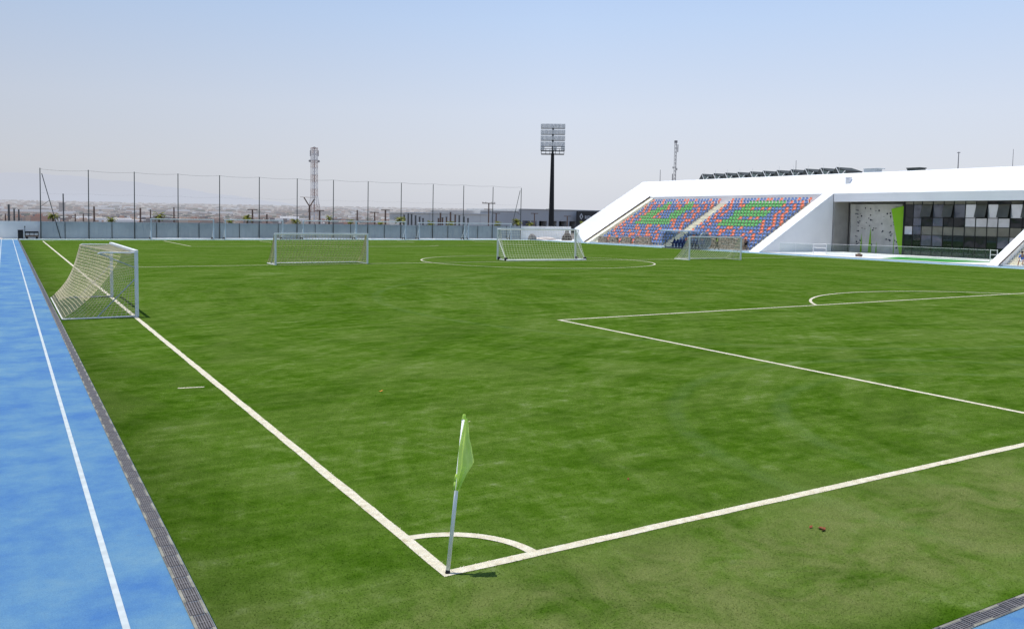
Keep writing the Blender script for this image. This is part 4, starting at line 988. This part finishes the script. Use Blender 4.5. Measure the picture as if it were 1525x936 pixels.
# ------------------------------------------------------------------ beyond the wall: palms, posts, low buildings
def palm_parts(t, h_, r_, seed):
    q = random.Random(seed); mb = MB(); mb.bar((0, 0, 0), (.05, 0, h_), .16, 8, .12); mb.build('trunk', M['bark'], t)
    mb = MB()
    for k in range(26):
        a = q.uniform(0, 6.28); el = q.uniform(-.25, 1.25); ln = r_*q.uniform(.75, 1.15); prev = Vector((.05, 0, h_)); w0 = .10
        for s in range(6):
            u = (s+1)/6; e2 = el-1.5*u*u
            nx = prev+Vector((math.cos(a)*math.cos(e2), math.sin(a)*math.cos(e2), math.sin(e2)))*ln/6
            sd = Vector((-math.sin(a), math.cos(a), 0)); wa = .16*r_*math.sin(math.pi*(.12+.85*s/6)); 
            for sg in (-1, 1):
                tip = prev+sd*sg*wa*1.7+Vector((0, 0, -.10*r_)); mb.face([prev, nx, tip])
            mb.face([prev-sd*.02, prev+sd*.02, nx+sd*.02, nx-sd*.02]); prev = nx
    mb.build('crown', M['palm'], t)
PG = 'small palms planted behind the far wall'
# one palm per visible crown, told apart by where it stands along the fence
for k, (x, z, r_) in enumerate([(1.6, 2.75, 1.0), (8.2, 2.4, .9), (13.9, 3.05, 1.05), (23.0, 2.5, .7), (25.3, 2.95, 1.0), (32.1, 2.5, .95), (37.0, 3.1, .75), (40.3, 2.6, .8), (45.0, 2.4, .7), (48.2, 2.95, 1.2), (53.2, 2.5, .9), (56.7, 2.4, 1.0), (65.2, 2.6, .9), (69.0, 2.9, 1.15), (71.6, 2.5, .9), (82.5, 2.6, 1.2)]):
    where = ['inside the first brace of the fence', 'in the second bay of the fence', 'behind the first spare goal', 'at the start of the second spare goal', 'behind the middle of the second spare goal', 'at the fence post left of the telecom tower',
             'right of the telecom tower, tall and thin', 'behind the third spare goal', 'low, behind the fourth spare goal', 'spreading, left of the dark garden posts', 'just right of the first garden posts', 'among the second group of garden posts', 'behind the wheeled goal corner', 'beside the last brace of the fence', 'just right of the last fence post', 'in front of the dark warehouse openings'][k]
    t = thing('palm', f'small yellow green palm {where}', 'palm', (x, 113, -.06), group=PG); palm_parts(t, z-.15, r_*.95, 30+k)

def pole(label, x, y, h_, r_, kind, m='wood_post', group=None):
    t = thing('utility_pole' if kind != 'plain' else 'wooden_pole', label, 'pole', (x, y, -.1), group=group)
    mb = MB(); mb.bar((0, 0, 0), (0, 0, h_), r_, 7, r_*.8); mb.build('shaft', M[m], t)
    if kind == 'T': mb = MB(); mb.box(-.75, .75, -.07, .07, h_-.08, h_+.05); mb.build('cross_arm', M[m], t)
    if kind == 'TT':
        mb = MB(); mb.box(-1.3, 1.3, -.08, .08, h_-.15, h_); mb.box(-.9, .9, -.08, .08, h_-1.2, h_-1.08)
        for x_ in (-1.2, -.6, .6, 1.2): mb.bar((x_, 0, h_), (x_, 0, h_+.2), .04, 5)
        mb.build('cross_arm', M[m], t)
    if kind == 'Y': mb = MB(); mb.bar((0, 0, h_-.2), (-.9, 0, h_+1.2), .10, 6); mb.bar((0, 0, h_-.2), (.8, 0, h_+1.0), .10, 6); mb.bar((-1.5, 0, h_+1.25), (1., 0, h_+1.2), .03, 4); mb.build('fork', M[m], t)
    return t
PP = [(-3.43, 2.9, .10, 'plain'), (-3.02, 4.15, .16, 'plain'), (-2.41, 3.6, .12, 'plain'), (-1.87, 3.5, .12, 'plain'), (3.44, 5.75, .10, 'plain'), (4.87, 3.0, .10, 'plain'), (5.87, 3.05, .10, 'plain'), (7.23, 4.1, .14, 'plain'), (13.2, 4.0, .14, 'plain'), (14.54, 3.8, .09, 'plain'), (17.73, 4.15, .12, 'plain'), (29.02, 4.05, .15, 'T'), (31.2, 3.4, .15, 'plain'), (37.91, 4.9, .17, 'Y'), (39.54, 4.1, .16, 'T'), (45.82, 4.3, .14, 'plain'), (48.84, 3.95, .14, 'T'), (50.73, 4.4, .17, 'T'), (70.34, 6.0, .14, 'TT'), (71.88, 4.2, .14, 'T'), (79.97, 4.3, .12, 'T'), (87.28, 3.9, .13, 'T')]
PL = ['thin short pole at the far left edge of the wall', 'thick dark pole standing left above the blue lanes', 'dark pole right of the thick one above the blue lanes', 'dark pole above the black bin', 'tall thin grey pole between the first two fence posts', 'short brown pole right of the first fence brace', 'short brown pole just left of the second fence post', 'brown pole just right of the second fence post', 'brown pole right of the third fence post', 'thin brown pole left of the first spare goal', 'brown pole hugging the fourth fence post', 'brown T pole behind the second spare goal', 'short brown pole with an orange tinge left of the telecom tower', 'forked brown pole left beside the telecom tower', 'brown T pole right beside the telecom tower', 'brown pole left of the ninth fence post', 'brown T pole between the ninth and tenth fence posts', 'thick brown T pole left of the tenth fence post', 'tall utility pole with two cross arms near the last fence posts', 'short T pole in front of the pale warehouse wall', 'T pole before the warehouse openings left of the mast', 'T pole before the warehouse openings right of the mast']
for (x, h_, r_, kd), lab in zip(PP, PL): pole(lab, x, 125, h_, r_, kd, 'grey_post' if 'grey' in lab or 'dark' in lab else 'wood_post', 'poles and posts beyond the far wall')
GP = [(60.66, 3.52, 1), (61.48, 3.79, 1), (62.16, 3.67, 1), (62.99, 3.43, 1), (63.82, 3.19, 1), (64.52, 2.95, 1), (67.76, 2.99, 0), (68.17, 4.02, 0), (68.61, 3.13, 0), (69.47, 3.27, 0), (70.32, 4.19, 0), (71.34, 3.69, 0), (72.22, 3.57, 1), (73.25, 3.33, 1), (74.14, 3.08, 1)]
GL = [f'dark slim garden post, {ORD[i]} of the left row before the pale warehouse' for i in range(6)]+[f'brown slim garden post, {ORD[i]} of the right row before the pale warehouse' for i in range(9)]
for (x, h_, g_), lab in zip(GP, GL):
    t = thing('garden_post', lab, 'post', (x, 140, -.06), group='slim posts in front of the pale warehouse')
    mb = MB(); mb.bar((0, 0, 0), (0, 0, h_), .19, 8, .15); mb.build('shaft', M['grey_post' if g_ else 'wood_post'], t)
    mb = MB(); mb.bar((0, 0, h_), (0, 0, h_+.1), .2, 8); mb.build('cap', M['grey_post'], t)
M['ware'] = mat('warehouse_grey', (.46, .46, .46), .8, .2, .06, .15); M['ware2'] = mat('warehouse_pale', (.58, .58, .55), .8, .2, .06, .15); M['ware_roof'] = mat('warehouse_roof', (.62, .62, .60), .7, .2, .05, .3)
t = thing('warehouse', 'long low pale grey warehouse behind the slim garden posts', 'warehouse', (0, 150, -.06))
mb = MB(); mb.box(65.2, 84.8, 0, 8, 0, 3.95); mb.build('wall', M['ware2'], t); mb = MB(); mb.box(65, 84.9, -.2, 8, 3.952, 4.15); mb.build('roof', M['ware_roof'], t)
mb = MB()
for x in (66.5, 70.5, 74.5, 78.5, 82.3): mb.box(x, x+.05, -.02, -.003, 0, 3.9)
mb.build('downpipe', M['ware'], t)
t = thing('warehouse', 'grey flat roofed warehouse with dark openings behind the floodlight mast', 'warehouse', (0, 155, -.06))
mb = MB()
mb.box(85, 94.8, 0, 25, 0, 4.75); mb.box(94.802, 118, 0, 25, 2.75, 5.3)
ope = [(95.78, 97.75), (98.1, 99.55), (100.2, 102.3), (103.1, 105.0), (105.6, 107.8), (108.5, 110.4)]
xs = [94.802]+[v for p in ope for v in p]+[118]
for a, b in zip(xs[::2], xs[1::2]): mb.box(a, b, 0, 25, 0, 2.748)
mb.build('wall', M['ware'], t)
mb = MB(); mb.box(85, 94.9, -.15, 25, 4.752, 4.85); mb.box(94.9, 118.2, -.2, 25, 5.302, 5.42); mb.build('roof', M['ware_roof'], t)
mb = MB(); mb.box(94.9, 117.9, 2.4, 2.5, 0, 2.74); mb.build('dark_interior', M['black'], t)
for a, b in (ope[0], ope[1]): mb = MB(); mb.box(a+.02, b-.02, .1, .15, .02, 2.7); mb.build('window', M['p_slate'], t)
M['sign_black'] = mat('sign_black', (.022, .023, .026), .4, .4, .15, .8); M['sign_white'] = mat('sign_white', (.50, .51, .52), .5, .3, .03, 2)
t = thing('sign_board', 'black dealership sign wall with a pale diamond logo and white lettering', 'sign', (0, 152.8, -.06))
mb = MB(); mb.box(109.2, 122, 0, .5, 0, 5.1); mb.build('board', M['sign_black'], t)
mb = MB(); cx, cz_ = 110.25, 3.92     # diamond emblem: outlined lozenge, folded at the sides
def loz(w_, h_): return [(cx, cz_+h_), (cx+w_, cz_), (cx, cz_-h_), (cx-w_, cz_)]
o_, i_ = loz(.52, .78), loz(.24, .42)
for k in range(4): a, b, c, d = o_[k], o_[(k+1) % 4], i_[(k+1) % 4], i_[k]; mb.face([(a[0], -.03, a[1]), (b[0], -.03, b[1]), (c[0], -.06, c[1]), (d[0], -.06, d[1])])
mb.build('emblem', M['sign_white'], t)
cu = bpy.data.curves.new('lettering', 'FONT'); cu.body = 'RENAULT'; cu.size = 1.12; cu.extrude = .02; cu.space_character = 1.06; cu.offset = .02
cu.materials.append(M['sign_white']); tmp = bpy.data.objects.new('lettering_curve', cu); COL.objects.link(tmp); bpy.context.view_layer.update()
me = bpy.data.meshes.new_from_object(tmp.evaluated_get(bpy.context.evaluated_depsgraph_get())); bpy.data.objects.remove(tmp); bpy.data.curves.remove(cu)
o = bpy.data.objects.new('lettering', me); COL.objects.link(o); o.parent = t; o.location = (111.2, -.04, 3.32); o.rotation_euler = (R(90), 0, 0)

def tree(label, x, y, h_, r_, seed, tall=1.):
    t = thing('tree', label, 'tree', (x, y, zt(math.hypot(x, y))-.05), group='trees beyond the warehouse'); q = random.Random(seed); mb = MB()
    base = h_*.45; mb.bar((0, 0, 0), (.1, 0, h_*.6), .22, 7, .12)
    cl = []
    for k in range(9):
        a = q.uniform(0, 6.28); c = Vector((math.cos(a)*r_*q.uniform(.15, .75), math.sin(a)*r_*q.uniform(.15, .75), h_*q.uniform(.55, .95)))
        cl.append((c, r_*q.uniform(.28, .5))); mb.bar((.05, 0, h_*.4), c, .08, 4, .03)
    cl.append((Vector((0, 0, h_*.97)), r_*.25)); mb.build('trunk', M['bark'], t)
    mb = MB()
    for c, rr in cl:
        for _ in range(150):
            d = Vector((q.gauss(0, 1), q.gauss(0, 1), q.gauss(0, 1)*tall)).normalized()*rr*q.uniform(.3, 1.1)**.6; p = c+d
            u = Vector((q.gauss(0, 1), q.gauss(0, 1), q.gauss(0, 1))).normalized(); v = u.orthogonal()*.16; u = u*.22
            mb.face([p-u, p+v, p+u, p-v])
    mb.build('crown', M['tree'], t)
tree('rounded grey green tree left of the floodlight mast', 126.7, 200, 10.5-3.3, 2.3, 1)
tree('darker taller tree touching the floodlight mast', 131.3, 200, 8.3, 2.2, 2)
tree('small tree right of the floodlight mast', 141.7, 200, 7.5, 1.5, 3)
tree('tall narrow tree just left of the white stand slope', 147.4, 200, 9.2, 1.6, 4, 1.8)

# ------------------------------------------------------------------ the hazy city
pal = [((.44, .27, .19), 12), ((.50, .37, .28), 12), ((.30, .20, .16), 12), ((.16, .14, .14), 11), ((.55, .47, .38), 7), ((.74, .71, .68), 5), ((.38, .18, .12), 5), ((.08, .08, .09), 8), ((.07, .10, .05), 7)]
CM = [hazed(f'city_{i}', c, 6200, off=.0) for i, (c, _) in enumerate(pal)]
wts = np.array([w_ for _, w_ in pal], float); wts /= wts.sum()
specs = []
for k in range(6200):
    u = rng.random(); D = 880*(7600/880)**(u**.85) if True else 0
    az = R(-14+64*rng.random()); big = rng.random() < .06*min(1, D/2500)
    w_, d_, h_ = rng.uniform(6, 15), rng.uniform(6, 14), rng.uniform(3, 7.5)
    if D > 3000: w_ *= 1.6; h_ *= 1.3
    if big: w_, d_, h_ = rng.uniform(30, 90)*max(.5, D/4000), rng.uniform(20, 50), rng.uniform(5, 9)
    mi = int(rng.choice(len(pal), p=wts)) if not big else int(rng.choice([5, 5, 4, 3]))
    specs.append((D, az, w_, d_, h_, mi))
# a few recognisable big ones
special = [(1900, R(1.2), 95, 40, 8, 5, 'long white roofed warehouse in the city left of the first fence post'), (2600, R(-1.9), 90, 40, 8, 5, 'white flat warehouse in the city at the far left edge'),
           (2300, R(2.9), 14, 14, 26, 3, 'blue grey tower block in the city beside the second fence post'), (2900, R(4.9), 80, 30, 8, 5, 'white roofed shed in the city near the second fence post'),
           (3000, R(17.6), 120, 40, 12, 3, 'long grey industrial hall in the city left of the telecom tower'), (2700, R(9.4), 60, 30, 8, 5, 'white shed in the city right of the fourth fence post'), (3200, R(22.6), 90, 40, 8, 5, 'white shed in the city right of the telecom tower')]
for D, az, w_, d_, h_, mi, lab in special:
    t = thing('city_building', lab, 'building', (D*math.sin(az), D*math.cos(az), zt(D)-1), -az)
    mb = MB(); mb.box(-w_/2, w_/2, 0, d_, 0, h_); mb.build('wall', CM[3 if mi == 3 else 1], t)
    mb = MB(); mb.box(-w_/2-.5, w_/2+.5, -.5, d_+.5, h_+.01, h_+1.5+(3 if mi == 5 else 0)); mb.build('roof', CM[3 if mi == 3 else 5], t)
specs.sort(key=lambda s: s[0])
def vis(s):   # not hidden behind the white stand
    return -9 < math.degrees(s[1]) < 33
near = [s for s in specs if vis(s)][:293]; ids = set(id(s) for s in near); rest = [s for s in specs if id(s) not in ids]
bproto = {}
for D, az, w_, d_, h_, mi in near:
    if mi == 8: mi = 2
    if mi not in bproto:
        mb = MB(); mb.box(-.5, .5, -.5, .5, 0, 1); mb.box(-.3, .1, -.2, .3, 1.001, 1.28); bproto[mi] = o = mb.build('house', CM[mi])
    else: o = bproto[mi].copy(); COL.objects.link(o)
    o.location = (D*math.sin(az), D*math.cos(az), zt(D)-.5); o.scale = (w_, d_, h_); o.rotation_euler = (0, 0, -az+rng.uniform(-.4, .4))
    tag(o, 'small flat roofed house in the nearer part of the hazy city', 'house', 'houses of the nearer city beyond the far wall')
mb = MB()
for D, az, w_, d_, h_, mi in rest:
    cx, cy = D*math.sin(az), D*math.cos(az); a = -az+rng.uniform(-.4, .4); ca, sa = math.cos(a), math.sin(a); z0 = zt(D)-1
    P = [(cx+ca*x-sa*y, cy+sa*x+ca*y) for x, y in ((-w_/2, -d_/2), (w_/2, -d_/2), (w_/2, d_/2), (-w_/2, d_/2))]
    ri = mi if mi != 5 else 5
    for q in range(4): p1, p2 = P[q], P[(q+1) % 4]; mb.face([(*p1, z0), (*p2, z0), (*p2, z0+h_), (*p1, z0+h_)], mi)
    mb.face([(*p, z0+h_) for p in P], ri if rng.random() < .7 else 5)
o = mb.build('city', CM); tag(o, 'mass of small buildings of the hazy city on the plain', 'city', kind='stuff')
